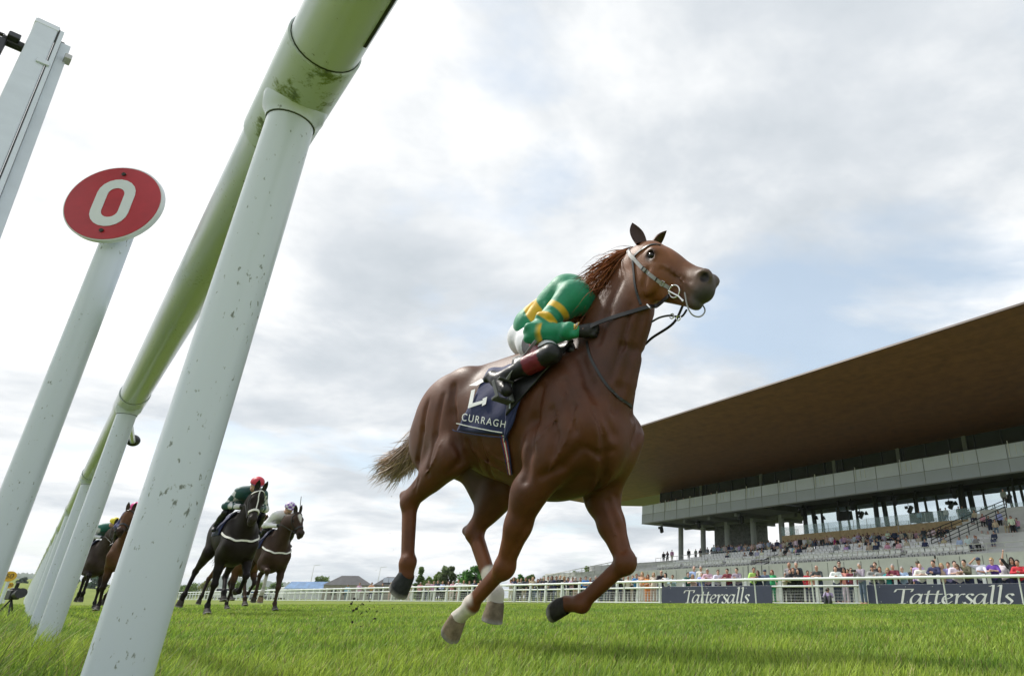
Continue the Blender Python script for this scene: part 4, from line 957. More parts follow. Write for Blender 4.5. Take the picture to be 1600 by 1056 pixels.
# grass bank with its mesh fence at the left end of the terrace
def bank():
    a = gw(-10, -9); pts = []
    P0, P1 = at_y(845, 905, 118), at_y(1085, 884, 108)
    vs = []; n = 14
    for i in range(n+1):
        t = i/n; q = P0+(P1-P0)*t; h = 0.35+3.55*t**1.2
        for (o, k) in ((-7, 0), (-2, 0.98), (0, 1.0), (14, 1.02), (26, 0)):
            p = A(q[0], q[1])+GS_N*o; vs.append((p[0], p[1], h*k if k else -0.3))
    fs = [(i*5+j, (i+1)*5+j, (i+1)*5+j+1, i*5+j+1) for i in range(n) for j in range(4)]
    tag(link_mesh('grass_bank', vs, fs, mat('bank_grass', (0.085, 0.115, 0.022), rough=0.95, var=0.3, vscale=1.5)), kind='structure')
    f = empty('mesh_fence', 'thin metal mesh fence climbing the grass bank left of the ramp', 'fence', tuple(P0)); f.location.z = 0
    tops = []
    for i in range(23):
        t = i/22; q = P0+(P1-P0)*t*0.82; q = A(q[0]-P0[0]+GS_N[0]*1.5, q[1]-P0[1]+GS_N[1]*1.5, 0.35+3.55*(t*0.82)**1.2); tops.append(q)
        MB().tube([tuple(q), tuple(q+A(0, 0, 1.75))], 0.05, 6).obj('post', RAILM, f)
    for dz in (1.72, 0.9, 0.15): MB().tube([tuple(q+A(0, 0, dz)) for q in tops], 0.03, 5).obj('wire', RAILM, f)
bank()

# ------------------------------------------------------------------ far rails and hoardings
RP = [A(34, 17.5), A(14.85, 28.7), A(0.35, 36.9), A(-11.5, 48.8), A(-34.8, 69.7), A(-95, 126), A(-150, 178)]
def poly_pts(pts, step, start=0.0):
    out = []; acc = start
    for i in range(len(pts)-1):
        d = pts[i+1]-pts[i]; l = np.linalg.norm(d)
        while acc < l: out.append((pts[i]+d*acc/l, d/l)); acc += step
        acc -= l
    return out
def offset(pts, o):
    out = []
    for i, p in enumerate(pts):
        d = pts[min(i+1, len(pts)-1)]-pts[max(i-1, 0)]; d = d/np.linalg.norm(d); nrm = A(d[1], -d[0]); nrm = nrm if nrm@A(0.5, 1) > 0 else -nrm; out.append(p+nrm*o)
    return out
PVCF = mat('far_rail_white', (0.72, 0.76, 0.76), rough=0.35, var=0.04, vscale=2)
WIRE = mat('mesh_wire', (0.55, 0.57, 0.57), rough=0.5)
def far_rails():
    r = empty('running_rail', 'white outer running rail with curved goose-neck posts across the course', 'rail', (RP[2][0], RP[2][1], 0)); o = A(RP[2][0], RP[2][1], 0)
    h = 1.15
    cen = [A(p[0], p[1], h) for p in RP]; cen = catmull(cen, 10)
    MB().tube([tuple(p-o) for p in cen], 0.065, 10).obj('rail_tube', PVCF, r, smooth=True)
    for p, d in poly_pts(RP[:6], 3.05, 0.9)[:64]:
        nb = A(d[1], -d[0]); nb = nb if nb@A(0.5, 1) > 0 else -nb
        q = A(p[0], p[1], 0)-o; n3 = A(nb[0], nb[1], 0)
        MB().tube([tuple(q+n3*0.30+A(0, 0, -0.05)), tuple(q+n3*0.24+A(0, 0, 0.6)), tuple(q+n3*0.19+A(0, 0, 0.95)), tuple(q+n3*0.10+A(0, 0, h-0.05)), tuple(q+A(0, 0, h))], 0.035, 8).obj('post', PVCF, r, smooth=True)
    r2 = empty('crowd_fence', 'white post and rail crowd fence with wire mesh panels in front of the spectators', 'fence', (RP[2][0], RP[2][1], 0))
    F = offset(RP, 1.25)
    m = MB(); cen = catmull([A(p[0], p[1], 1.20) for p in F], 10)
    m.tube([tuple(p-o) for p in cen], 0.06, 8); m.obj('top_rail', PVCF, r2, smooth=True)
    m = MB(); m.tube([tuple(p-o-A(0, 0, 0.36)) for p in cen], 0.05, 8); m.obj('mid_rail', PVCF, r2, smooth=True)
    for p, d in poly_pts(F[:6], 1.95, 0.3)[:96]:
        a = math.atan2(d[1], d[0]); MB().box((p[0]-o[0], p[1]-o[1], 0.64), (0.15, 0.13, 1.30), rz=a).obj('post', PVCF, r2, bevel=0.015)
    m = MB(); wires = [tuple(p-o) for p in cen]
    for zz in (0.06, 0.2, 0.34, 0.48, 0.62): m.tube([(p[0], p[1], zz) for p in wires[10:52]], 0.006, 4, cap=False)
    for p, d in poly_pts(F[1:5], 0.085, 0): m.tube([(p[0]-o[0], p[1]-o[1], 0.05), (p[0]-o[0], p[1]-o[1], 0.70)], 0.0035, 3, cap=False)
    m.obj('mesh_panel', WIRE, r2)
    m = MB(); m.tube([(p[0], p[1], 0.05) for p in wires], 0.035, 5); m.obj('kick_rail', PVCF, r2)
    return F
CROWD_LINE = far_rails()

# hoardings with hand-drawn italic serif lettering (broad-nib strokes)
GLY = {
 'T': (1.22, [[(0.0, 1.22), (0.06, 1.46), (0.12, 1.5), (0.7, 1.5), (1.28, 1.5), (1.30, 1.46), (1.25, 1.24)], [(0.66, 1.5), (0.66, 0.75), (0.66, 0.05)], [(0.42, 0.02), (0.9, 0.02)]]),
 'a': (0.98, [[(0.74, 0.86), (0.55, 1.0), (0.28, 0.92), (0.08, 0.55), (0.10, 0.12), (0.30, 0.02), (0.55, 0.25), (0.72, 0.62)], [(0.80, 1.0), (0.74, 0.5), (0.74, 0.10), (0.84, 0.02), (1.0, 0.16)]]),
 't': (0.66, [[(0.32, 1.34), (0.26, 0.7), (0.26, 0.16), (0.36, 0.02), (0.58, 0.16)], [(0.02, 0.98), (0.34, 0.99), (0.64, 0.98)]]),
 'e': (0.82, [[(0.10, 0.48), (0.45, 0.55), (0.68, 0.76), (0.60, 0.96), (0.38, 0.98), (0.12, 0.70), (0.08, 0.30), (0.28, 0.02), (0.52, 0.06), (0.72, 0.26)]]),
 'r': (0.70, [[(0.04, 0.90), (0.22, 0.98), (0.22, 0.5), (0.22, 0.0)], [(0.22, 0.50), (0.40, 0.86), (0.60, 1.0), (0.72, 0.93)]]),
 's': (0.68, [[(0.62, 0.84), (0.50, 0.99), (0.28, 0.96), (0.20, 0.76), (0.40, 0.52), (0.58, 0.28), (0.46, 0.04), (0.20, 0.02), (0.06, 0.18)]]),
 'l': (0.50, [[(0.04, 1.74), (0.24, 1.80), (0.24, 0.9), (0.24, 0.14), (0.34, 0.02), (0.52, 0.16)]]),
}
LETW = mat('lettering_white', (0.86, 0.87, 0.88), rough=0.5)
def lettering(word, sx, sy, slant=0.20):
    vs = []; fs = []; x0 = 0; h = (0.085, 0.045)
    for ch in word:
        adv, strokes = GLY[ch]
        for st in strokes:
            P = catmull([(a, b, 0) for a, b in st], 6)
            for hv in (h, (-0.022, 0.032)):
                b = len(vs)
                for p in P:
                    for s in (-1, 1):
                        xx, yy = x0+p[0]+s*hv[0], p[1]+s*hv[1]; vs.append(((xx+yy*slant)*sx, yy*sy, 0.0))
                for i in range(len(P)-1): fs.append((b+2*i, b+2*i+1, b+2*i+3, b+2*i+2))
        x0 += adv
    return vs, fs, x0*sx
NAVY = mat('hoarding_navy', (0.052, 0.060, 0.105), rough=0.42, var=0.06, vscale=3)
def hoarding(u0, u1, vt0, vt1, label, tx0, tx1, o_back):
    F = offset(RP, o_back)
    def hit(u, z=0.5):
        k = ray(u, 930); k = A(k[0], k[1])
        for i in range(len(F)-1):
            a, b = F[i], F[i+1]; M = np.array([k, a-b]).T; t, q = np.linalg.solve(M, a)
            if 0 <= q <= 1 and t > 0: return a+(b-a)*q
    a, b = hit(u0), hit(u1); d = b-a; Ln = np.linalg.norm(d); d /= Ln; rz = math.atan2(d[1], d[0])
    g = empty('advertising_hoarding', label, 'hoarding', (a[0], a[1], 0), rz)
    h = 0.86
    MB().box((Ln/2, 0.02, h/2+0.02), (Ln, 0.03, h)).obj('panel', NAVY, g, bevel=0.004)
    ta, tb = (hit(tx0)-a)@d, (hit(tx1)-a)@d
    vs, fs, W = lettering('Tattersalls', 1, 1); s = (tb-ta)/(W+0.30); zb = 0.035; sy = (h-0.04-zb)/1.86
    m = MB()
    m.add([(ta+x*s, 0.0, zb+y*sy) for x, y, z in vs], fs); o = m.obj('lettering', LETW, g); o.location.y = 0.001
    md = o.modifiers.new('thick', 'SOLIDIFY'); md.thickness = 0.004; md.offset = 0
    m = MB()
    for i in range(int(Ln/1.2)): 
        for zz in (0.12, h-0.08): m.box((0.6+1.2*i, 0.0, zz), (0.03, 0.008, 0.02))
    m.obj('cable_tie', LETW, g)
hoarding(1034, 1206, 918, 916, 'smaller navy Tattersalls hoarding across the course left of the wire mesh gap', 1062, 1172, 0.60)
hoarding(1356, 1680, 908, 905, 'larger navy Tattersalls hoarding at the right edge across the course', 1394, 1588, 0.95)

# ------------------------------------------------------------------ spectators
CLOTH = mat('cloth', objcol=True, rough=0.8, var=0.12, vscale=7, bump=0.15, bscale=25)
SKIN = mat('skin', objcol=True, rough=0.55, var=0.05, vscale=12)
def arm_pose(kind):
    # (elbow, hand) for right (x<0) and left; the figure faces -y
    return {
     'stand': (((-0.25, 0.03, 1.14), (-0.24, -0.06, 0.88)), ((0.25, 0.03, 1.14), (0.24, -0.06, 0.88))),
     'fold': (((-0.27, -0.04, 1.13), (0.06, -0.22, 1.16)), ((0.27, -0.04, 1.13), (-0.06, -0.24, 1.12))),
     'lean': (((-0.27, -0.30, 1.20), (0.00, -0.46, 1.22)), ((0.27, -0.30, 1.20), (0.05, -0.50, 1.24))),
     'phone': (((-0.26, -0.20, 1.16), (-0.05, -0.36, 1.36)), ((0.26, -0.20, 1.16), (0.05, -0.36, 1.36))),
     'raise': (((-0.32, -0.06, 1.66), (-0.24, -0.14, 1.94)), ((0.26, -0.02, 1.14), (0.15, -0.24, 1.10))),
     'shade': (((-0.38, -0.16, 1.48), (-0.12, -0.20, 1.68)), ((0.27, -0.22, 1.18), (0.08, -0.40, 1.22))),
     'ground': (((-0.24, -0.10, 1.28), (-0.06, -0.24, 1.55)), ((0.24, -0.10, 1.28), (0.06, -0.26, 1.55))),
     'sit': (((-0.25, -0.08, 1.12), (-0.14, -0.36, 0.94)), ((0.25, -0.08, 1.12), (0.14, -0.36, 0.94))),
    }[kind]
def person_fields(kind, female=False, short=False):
    b, sh, tr = Field(), Field(), Field()
    lean = A(0, -0.17, -0.03) if kind == 'lean' else (A(0, -0.05, 0) if kind in ('phone', 'shade') else A(0, 0, 0))
    sw = 0.165 if female else 0.195
    hip = A(0, 0.0, 0.93); ch = A(0, 0.0, 1.27)+lean*0.8; nk = A(0, 0.0, 1.46)+lean; hd = A(0, -0.02, 1.63)+lean*1.1
    legs = []
    for s in (-1, 1):
        h_, k_, a_ = A(0.095*s, 0, 0.92), A(0.10*s, -0.01, 0.50), A(0.105*s, 0.02, 0.08)
        if kind == 'sit': k_ = A(0.12*s, -0.42, 0.92); a_ = A(0.12*s, -0.40, 0.48)
        if kind == 'ground': k_ = A(0.13*s, -0.30, 1.28); a_ = A(0.13*s, -0.52, 0.92)
        legs.append((h_, k_, a_, s))
    for f, g in ((b, 0.0), (tr, 0.016)):
        for h_, k_, a_, s in legs:
            f.cone(h_, k_, 0.085+g, 0.058+g, 0.03); f.cone(k_, a_+(A(0, 0, 0.03) if g else 0), 0.056+g, 0.040+g*1.2, 0.03)
            if not g: f.cone(a_+A(0, 0.03, -0.03), a_+A(0, -0.15, -0.045), 0.045, 0.036, 0.03)
    tr.ell(A(0, 0, 0.96), (0.165, 0.125, 0.12), 0.05)
    ez = 0 
    for f, g in ((b, 0.0), (sh, 0.016)):
        f.ell(hip+A(0, 0, 0.05), (0.155+g, 0.115+g, 0.14), 0.06); f.cone(hip+A(0, 0, 0.1), ch, 0.115+g, 0.125+g, 0.07, None, (1, 0, 0), 1.18 if not female else 1.02)
        f.cone(nk+A(-sw+0.03, 0, -0.06), nk+A(sw-0.03, 0, -0.06), 0.070+g, 0.070+g, 0.06)
        if female: f.ell(ch+A(0, -0.08, 0.02), (0.12+g, 0.06+g, 0.07+g), 0.05)
        for (e, h), s in zip(arm_pose(kind), (-1, 1)):
            S_ = nk+A(sw*s, 0, -0.07); e, h = A(*e), A(*h)
            if kind in ('lean',): pass
            f.cone(S_, e, 0.056+g, 0.043+g, 0.035)
            if not g:
                f.cone(e, h, 0.042, 0.028, 0.03); d = (h-e)/np.linalg.norm(h-e); f.ell(h+d*0.06, (0.035, 0.035, 0.045), 0.02)
            else: f.cone(e, e+(h-e)*(0.80 if not (female or short) else 0.08), 0.040+g, 0.032+g, 0.03)
    b.cone(nk-A(0, 0, 0.04), hd-A(0, 0, 0.03), 0.055, 0.052, 0.03)
    b.ell(hd, (0.076, 0.095, 0.115), 0.02); b.ell(hd+A(0, -0.03, -0.07), (0.052, 0.055, 0.05), 0.03); b.cone(hd+A(0, -0.09, 0.01), hd+A(0, -0.112, -0.028), 0.010, 0.017, 0.012)
    for s in (-1, 1): b.ell(hd+A(0.077*s, 0.01, 0), (0.012, 0.02, 0.03), 0.01); b.ell(hd+A(0.033*s, -0.092, 0.012), (0.016, 0.010, 0.010), 0.01, None, None, True)
    hr = Field(); hr.ell(hd+A(0, 0.018, 0.025), (0.086, 0.100, 0.110), 0.02)
    hr.ell(hd+A(0, -0.085, -0.055), (0.088, 0.085, 0.10), 0.02, None, None, True)
    hl = Field(); hl.ell(hd+A(0, 0.020, 0.022), (0.092, 0.104, 0.113), 0.02); hl.cone(hd+A(0, 0.05, -0.02), hd+A(0, 0.075, -0.24), 0.095, 0.075, 0.04)
    for s in (-1, 1): hl.cone(hd+A(0.075*s, 0.0, 0.0), hd+A(0.095*s, -0.01, -0.20), 0.034, 0.024, 0.03)
    hl.ell(hd+A(0, -0.10, -0.06), (0.070, 0.085, 0.10), 0.015, None, None, True)
    cp = Field(); cp.ell(hd+A(0, 0.008, 0.055), (0.090, 0.108, 0.082), 0.01); cp.ell(hd+A(0, -0.115, 0.045), (0.072, 0.075, 0.012), 0.015)
    cp.ell(hd+A(0, 0, -0.05), (0.2, 0.2, 0.075), 0.005, None, None, True)
    return b, sh, tr, hr, hl, cp, hd
PROTO = {}
def proto(kind, female, short=False):
    key = (kind, female, short)
    if key in PROTO: return PROTO[key]
    b, sh, tr, hr, hl, cp, hd = person_fields(kind, female, short)
    out = {}
    for nm, f, rs in (('body', b, 0.024), ('shirt', sh, 0.026), ('trousers', tr, 0.028), ('hair_s', hr, 0.017), ('hair_l', hl, 0.018), ('cap', cp, 0.015)):
        V, F_ = f.mesh(rs); o = link_mesh(nm, V, F_, SKIN if nm == 'body' else CLOTH); out[nm] = o.data; bpy.data.objects.remove(o)
    sg = MB(); sg.box(tuple(hd+A(0, -0.098, 0.014)), (0.112, 0.012, 0.022)); o = sg.obj('sunglasses', CLOTH); out['sunglasses'] = o.data; bpy.data.objects.remove(o)
    ph = MB(); h = A(*arm_pose(kind)[0][1]); ph.box(tuple(h+A(0.01, -0.045, 0.07)), (0.075, 0.012, 0.15)); o = ph.obj('phone', CLOTH); out['phone'] = o.data; bpy.data.objects.remove(o)
    PROTO[key] = out; return out
COLS = {'white': (0.72, 0.72, 0.72), 'navy': (0.025, 0.035, 0.085), 'black': (0.015, 0.015, 0.018), 'pale blue': (0.38, 0.50, 0.72), 'pink': (0.66, 0.36, 0.50), 'grey': (0.27, 0.28, 0.29), 'maroon': (0.16, 0.025, 0.045), 'dark green': (0.02, 0.13, 0.10), 'lime': (0.45, 0.75, 0.16), 'green': (0.03, 0.36, 0.16), 'blue': (0.05, 0.20, 0.58), 'purple': (0.13, 0.05, 0.30), 'red': (0.50, 0.03, 0.05), 'orange': (0.72, 0.26, 0.06), 'peach': (0.66, 0.34, 0.24), 'beige': (0.50, 0.42, 0.32), 'cream': (0.66, 0.60, 0.48), 'olive': (0.09, 0.085, 0.06), 'lilac': (0.46, 0.38, 0.62), 'turquoise': (0.05, 0.42, 0.50), 'magenta': (0.62, 0.04, 0.25), 'charcoal': (0.05, 0.055, 0.065), 'brown': (0.13, 0.075, 0.045), 'denim': (0.10, 0.15, 0.22), 'yellow': (0.75, 0.62, 0.05)}
HAIRC = {'dark': (0.018, 0.012, 0.010), 'brown': (0.075, 0.040, 0.022), 'fair': (0.36, 0.24, 0.11), 'grey': (0.34, 0.33, 0.32), 'auburn': (0.16, 0.055, 0.025)}
SK = [(0.52, 0.30, 0.22), (0.58, 0.35, 0.26), (0.46, 0.25, 0.17), (0.60, 0.38, 0.30)]
NP = [0]
LABELS = {}
def person(loc, rz, kind, shirt, label, group, trou='navy', hair='dark', long=False, female=False, cap=None, bald=False, glasses=False, phone=False, scale=1.0):
    P = proto(kind, female, shirt in ('white', 'lime', 'dark green', 'pink', 'turquoise', 'charcoal', 'blue', 'peach') and NP[0] % 3 != 0); NP[0] += 1
    r = empty('person', label, 'person', loc, rz, group); r.scale = (scale,)*3
    def put(nm, me, col):
        o = bpy.data.objects.new(nm, me); COL.objects.link(o); o.parent = r; o.color = (*col, 1); return o
    put('body', P['body'], SK[NP[0] % 4])
    jit = lambda c: tuple(max(0.004, q*random.uniform(0.85, 1.12)) for q in c)
    put('shirt', P['shirt'], jit(COLS[shirt])); put('trousers', P['trousers'], jit(COLS[trou]))
    if cap: put('cap', P['cap'], COLS[cap])
    if not bald: put('hair', P['hair_l' if long else 'hair_s'], HAIRC[hair])
    if glasses: put('sunglasses', P['sunglasses'], (0.01, 0.01, 0.01))
    if phone: put('phone', P['phone'], (0.02, 0.02, 0.025))
    return r
def on_line(pts, u, back):
    F = offset(pts, back); k = ray(u, 925); k = A(k[0], k[1])
    for i in range(len(F)-1):
        a, b = F[i], F[i+1]; M = np.array([k, a-b]).T; t, q = np.linalg.solve(M, a)
        if -0.001 <= q <= 1.001 and t > 0: return a+(b-a)*q
    return None
def front_person(u, vtop, kind, shirt, label, back=1.85, **kw):
    P = on_line(RP, u, back)
    h = CAM_H+ray(u, vtop)[2]/ray(u, vtop)[1]*P[1]; s = float(np.clip(h/1.745, 0.72, 1.22))
    if kind == 'raise': s = float(np.clip(h/1.76, 0.8, 1.15))
    face = math.atan2(-P[0], P[1])*-1
    return person((P[0], P[1], 0), math.atan2(P[0], -P[1])+math.pi+random.uniform(-0.5, 0.35) if False else -math.atan2(P[0], P[1])+random.uniform(-0.55, 0.25), kind, shirt, label, 'spectators along the crowd fence', scale=s, **kw)
FP = [ # u, top v, pose, shirt, label, options
 (1003, 893, 'stand', 'peach', 'woman in a peach top standing at the fence just right of the foreleg', dict(long=True, hair='fair', female=True, trou='white')),
 (1012, 897, 'fold', 'orange', 'woman in an orange dress left of the smaller hoarding', dict(long=True, hair='auburn', female=True, trou='orange')),
 (1021, 894, 'stand', 'cream', 'fair-haired woman in a cream top beside the orange dress', dict(long=True, hair='fair', female=True, trou='beige')),
 (1032, 890, 'lean', 'black', 'bald man in a black shirt leaning on the fence above the hoarding corner', dict(bald=True, glasses=True)),
 (1042, 894, 'lean', 'white', 'dark-haired woman in a white top beside the bald man in black', dict(long=True, female=True)),
 (1053, 897, 'lean', 'pale blue', 'short person in pale blue behind the T of the smaller hoarding', dict(hair='brown')),
 (1074, 893, 'lean', 'dark green', 'man in a dark green top bending over the smaller hoarding', dict(hair='dark', trou='black')),
 (1084, 896, 'lean', 'cream', 'woman in a cream patterned top leaning beside the dark green man', dict(long=True, hair='fair', female=True, glasses=True)),
 (1097, 893, 'lean', 'pale blue', 'grey-haired man in a pale blue shirt behind the smaller hoarding', dict(hair='grey')),
 (1108, 887, 'lean', 'pink', 'large man in a pink shirt with sunglasses leaning behind the hoarding', dict(hair='grey', glasses=True)),
 (1122, 889, 'lean', 'white', 'man in a white polo shirt leaning beside the pink shirt', dict(hair='brown', glasses=True)),
 (1140, 887, 'lean', 'maroon', 'young man in a maroon top leaning with arms folded', dict(hair='dark')),
 (1155, 886, 'lean', 'grey', 'young man in a grey jacket leaning behind the smaller hoarding', dict(hair='dark')),
 (1178, 885, 'lean', 'lime', 'man in a bright lime T-shirt leaning on the fence', dict(hair='dark')),
 (1188, 890, 'lean', 'navy', 'woman in navy with brown hair beside the lime T-shirt', dict(long=True, hair='brown', female=True, glasses=True)),
 (1199, 889, 'lean', 'denim', 'man in a navy cap and denim shirt by the hoarding end', dict(cap='navy')),
 (1208, 890, 'stand', 'green', 'auburn-haired woman in a bright green dress right of the smaller hoarding', dict(long=True, hair='auburn', female=True, trou='green', back=2.4)),
 (1228, 893, 'lean', 'cream', 'white-haired man in a pale jacket with dark glasses leaning near the tall fence post', dict(hair='grey', glasses=True, trou='black')),
 (1236, 888, 'lean', 'charcoal', 'man in a charcoal suit leaning beside the pale jacket', dict(hair='brown', trou='charcoal')),
 (1241, 886, 'lean', 'black', 'man in a black suit with white collar left of the tall fence post', dict(hair='auburn', trou='black')),
 (1251, 887, 'lean', 'black', 'dark long-haired woman in black behind the tall fence post', dict(long=True, female=True, trou='black')),
 (1264, 891, 'stand', 'red', 'child in a red top standing behind the fence', dict(hair='dark', back=3.0)),
 (1271, 893, 'stand', 'peach', 'auburn-haired child beside the red top', dict(hair='auburn', long=True, female=True, back=2.8)),
 (1281, 882, 'lean', 'charcoal', 'white-bearded bald man in a charcoal polo leaning on the fence', dict(bald=True, glasses=True)),
 (1309, 883, 'lean', 'white', 'bearded young man in a white T-shirt leaning on the fence', dict(hair='dark')),
 (1322, 886, 'stand', 'peach', 'woman in a peach sleeveless top with pulled back hair and sunglasses', dict(long=True, hair='dark', female=True, glasses=True, trou='white')),
 (1333, 887, 'stand', 'maroon', 'person in a maroon top half hidden behind the cameraman', dict(hair='brown', glasses=True)),
 (1366, 882, 'lean', 'grey', 'man in a dark grey cap resting his head on his arms', dict(cap='charcoal', back=2.0)),
 (1372, 878, 'stand', 'black', 'tall brown-haired man behind the grey cap', dict(hair='brown', back=2.6)),
 (1379, 884, 'lean', 'grey', 'man in a grey shirt leaning over the larger hoarding', dict(hair='brown')),
 (1392, 886, 'lean', 'turquoise', 'fair-haired woman in a turquoise dress leaning above the T of the larger hoarding', dict(hair='fair', long=True, female=True, glasses=True)),
 (1402, 880, 'lean', 'maroon', 'man in a maroon waistcoat leaning above the larger hoarding', dict(hair='grey')),
 (1415, 884, 'lean', 'pale blue', 'grey-bearded man in a pale blue shirt and sunglasses', dict(hair='grey', glasses=True)),
 (1440, 876, 'stand', 'lilac', 'man in a flat cap standing behind the bald man in white', dict(cap='olive', back=2.8)),
 (1443, 879, 'lean', 'white', 'bald man in a white shirt leaning on the fence above the hoarding', dict(bald=True)),
 (1468, 874, 'lean', 'navy', 'dark-haired man in a navy polo leaning right of the bald man', dict(hair='dark')),
 (1477, 879, 'raise', 'beige', 'fair-haired girl in beige with one arm raised holding a phone', dict(hair='fair', long=True, female=True, phone=True)),
 (1488, 878, 'stand', 'lilac', 'man in a lilac shirt looking right behind the fence', dict(hair='brown')),
 (1497, 875, 'lean', 'white', 'dark-haired man in a white shirt leaning beside the lilac shirt', dict(hair='dark')),
 (1503, 880, 'lean', 'white', 'long-haired woman in white with sunglasses leaning on the fence', dict(hair='brown', long=True, female=True, glasses=True)),
 (1518, 873, 'lean', 'olive', 'young man in an olive patterned shirt behind the fence', dict(hair='dark')),
 (1538, 871, 'shade', 'white', 'man in a navy cap and white shirt shading his eyes with his hand', dict(cap='navy', glasses=True)),
 (1561, 870, 'lean', 'purple', 'fair-haired woman in a purple cardigan leaning on the fence with sunglasses', dict(hair='fair', female=True, glasses=True)),
 (1574, 872, 'stand', 'white', 'person in a white top bending behind the purple cardigan', dict(hair='brown', back=2.6)),
 (1590, 867, 'raise', 'black', 'woman in black with sunglasses and a raised arm at the right edge', dict(hair='dark', long=True, female=True, glasses=True)),
 (1600, 873, 'lean', 'red', 'person in a red top cut off by the right edge', dict(hair='dark')),
 (1085, 884, 'stand', 'pale blue', 'bald man in a pale blue shirt standing further back behind the dark green man', dict(bald=True, back=4.2)),
 (1096, 883, 'stand', 'white', 'man in a white shirt standing further back left of the pink shirt', dict(hair='grey', back=4.2)),
 (1247, 876, 'stand', 'charcoal', 'man in a charcoal jacket standing in the second row left of the tall post', dict(hair='grey', back=3.0)),
 (1236, 878, 'stand', 'grey', 'bald man standing in the second row behind the suits', dict(bald=True, back=3.2)),
 (1315, 876, 'stand', 'black', 'man with glasses standing behind the white T-shirt', dict(hair='dark', glasses=True, back=2.8)),
 (1430, 868, 'stand', 'black', 'man in a black suit and white shirt standing against the front wall', dict(hair='dark', back=12.0, trou='black')),
]
for (u, v, kd, sh_, lb, kw) in FP: front_person(u, v, kd, sh_, lb, **kw)
# two pairs standing on the lawn behind, by the terrace wall
for u, v, sh_, lb in ((1318, 868, 'pale blue', 'left of two people in matching pale blue by the terrace steps'), (1328, 868, 'pale blue', 'right of two people in matching pale blue by the terrace steps'), (1311, 869, 'black', 'person in black beside the pale blue pair by the terrace steps')):
    front_person(u, v, 'stand', sh_, lb, back=14.0, hair='brown', trou='denim')
# the crowd along the fence further down the straight
anch = [(646, 'near the yellow disc'), (700, 'left of the white-socked hind leg'), (770, 'right of the white-socked leg'), (850, 'behind the folded hoof'), (930, 'under the chest of the chestnut'), (985, 'just left of the forward knee')]
sh_pool = ['white', 'pink', 'white', 'black', 'white', 'charcoal', 'navy', 'pink', 'cream', 'grey', 'red', 'white', 'pale blue', 'charcoal', 'blue', 'beige', 'black', 'maroon', 'peach', 'navy']
seen = {}
def uniq(lb):
    seen[lb] = seen.get(lb, 0)+1
    return lb
def crowd_label(sh_, hair, long, pose, where):
    return f"{hair}-haired {'woman' if long else 'man'} in {sh_} {pose} {where}"
POSEW = {'lean': 'leaning', 'stand': 'standing', 'fold': 'arms folded', 'phone': 'hands raised', 'raise': 'waving one arm', 'sit': 'sitting', 'shade': 'shading the eyes'}
used = set()
def far_crowd(us, where_fn, back_fn, top_fn, poses, group):
    for i, u in enumerate(us):
        for tr_ in range(60):
            sh_ = random.choice(sh_pool); hr_ = random.choice(list(HAIRC)); lg = random.random() < 0.4; kd = random.choice(poses)
            lb = crowd_label(sh_, hr_, lg, POSEW[kd], where_fn(u))
            if lb not in used: break
        used.add(lb)
        yield u, sh_, hr_, lg, kd, lb
us = [636, 641, 655, 668, 676, 683, 690, 699, 706, 716, 724, 731, 741, 749, 798, 803, 808, 813, 819, 826, 831, 838, 843, 849, 855, 861, 868, 874, 880, 888, 893, 899, 906, 914, 922, 929, 937, 944, 953, 960, 968, 974, 981, 988, 994, 998, 542, 560, 580, 597, 610]
def where_far(u):
    if u < 630: return 'at the far rail near the hip-roofed building'
    w_ = [b for a, b in anch if abs(u-a) == min(abs(u-a2) for a2, _ in anch)][0]; return w_
for u, sh_, hr_, lg, kd, lb in far_crowd(us, where_far, None, None, ['lean', 'lean', 'stand', 'fold', 'phone'], ''):
    P = on_line(RP, u, 1.85+random.uniform(0, 1.2)); person((P[0], P[1], 0), -math.atan2(P[0], P[1])+random.uniform(-0.6, 0.3), kd, sh_, lb, 'spectators along the crowd fence', trou=random.choice(['navy', 'denim', 'black', 'beige', 'white']), hair=hr_, long=lg, female=lg, scale=random.uniform(0.93, 1.04), glasses=random.random() < 0.3)
# standing rows on the concourse under the brick balcony and the columns
def stand_zone(us, dmin, dmax, zf, where_fn, poses, group, sc=1.0):
    for u, sh_, hr_, lg, kd, lb in far_crowd(us, where_fn, None, None, poses, group):
        d = random.uniform(dmin, dmax); k = ray(u, 850); k = A(k[0], k[1]); q0 = GO+GS_N*d; M = np.array([k, -GS_X]).T; t, s = np.linalg.solve(M, q0); P = k*t
        person((P[0], P[1], zf(d)), -math.atan2(P[0], P[1])+random.uniform(-0.7, 0.3), kd, sh_, lb, group, trou=random.choice(['navy', 'black', 'charcoal', 'beige', 'denim']), hair=hr_, long=lg, female=lg, scale=sc*random.uniform(0.95, 1.05), bald=random.random() < 0.08)
def where_con(u):
    for lim, tx in ((1110, 'left of the dark core wall'), (1150, 'in front of the dark core wall'), (1185, 'on the concourse beside the third column'), (1215, 'between the third and fourth columns'), (1262, 'on the concourse at the fourth column'), (1300, 'under the left end of the brick balcony'), (1345, 'under the balcony near the magenta dress'), (1400, 'under the middle of the brick balcony'), (1460, 'under the balcony by the flagpole'), (1520, 'under the right part of the brick balcony'), (9999, 'by the upper steps at the right edge')):
        if u < lim: return tx
sh_pool = ['white', 'white', 'pale blue', 'navy', 'black', 'white', 'pale blue', 'charcoal', 'white', 'grey', 'beige', 'navy', 'black', 'lilac', 'white', 'denim', 'cream', 'pink']
zc_ = 5.25+CAM_H
us = [1037, 1043, 1050, 1076, 1087, 1094, 1105]+list(np.arange(1112, 1262, 3.3))
stand_zone(us, -2.6, 1.5, lambda d: zc_, where_con, ['stand', 'stand', 'fold', 'phone'], 'spectators standing on the concourse')
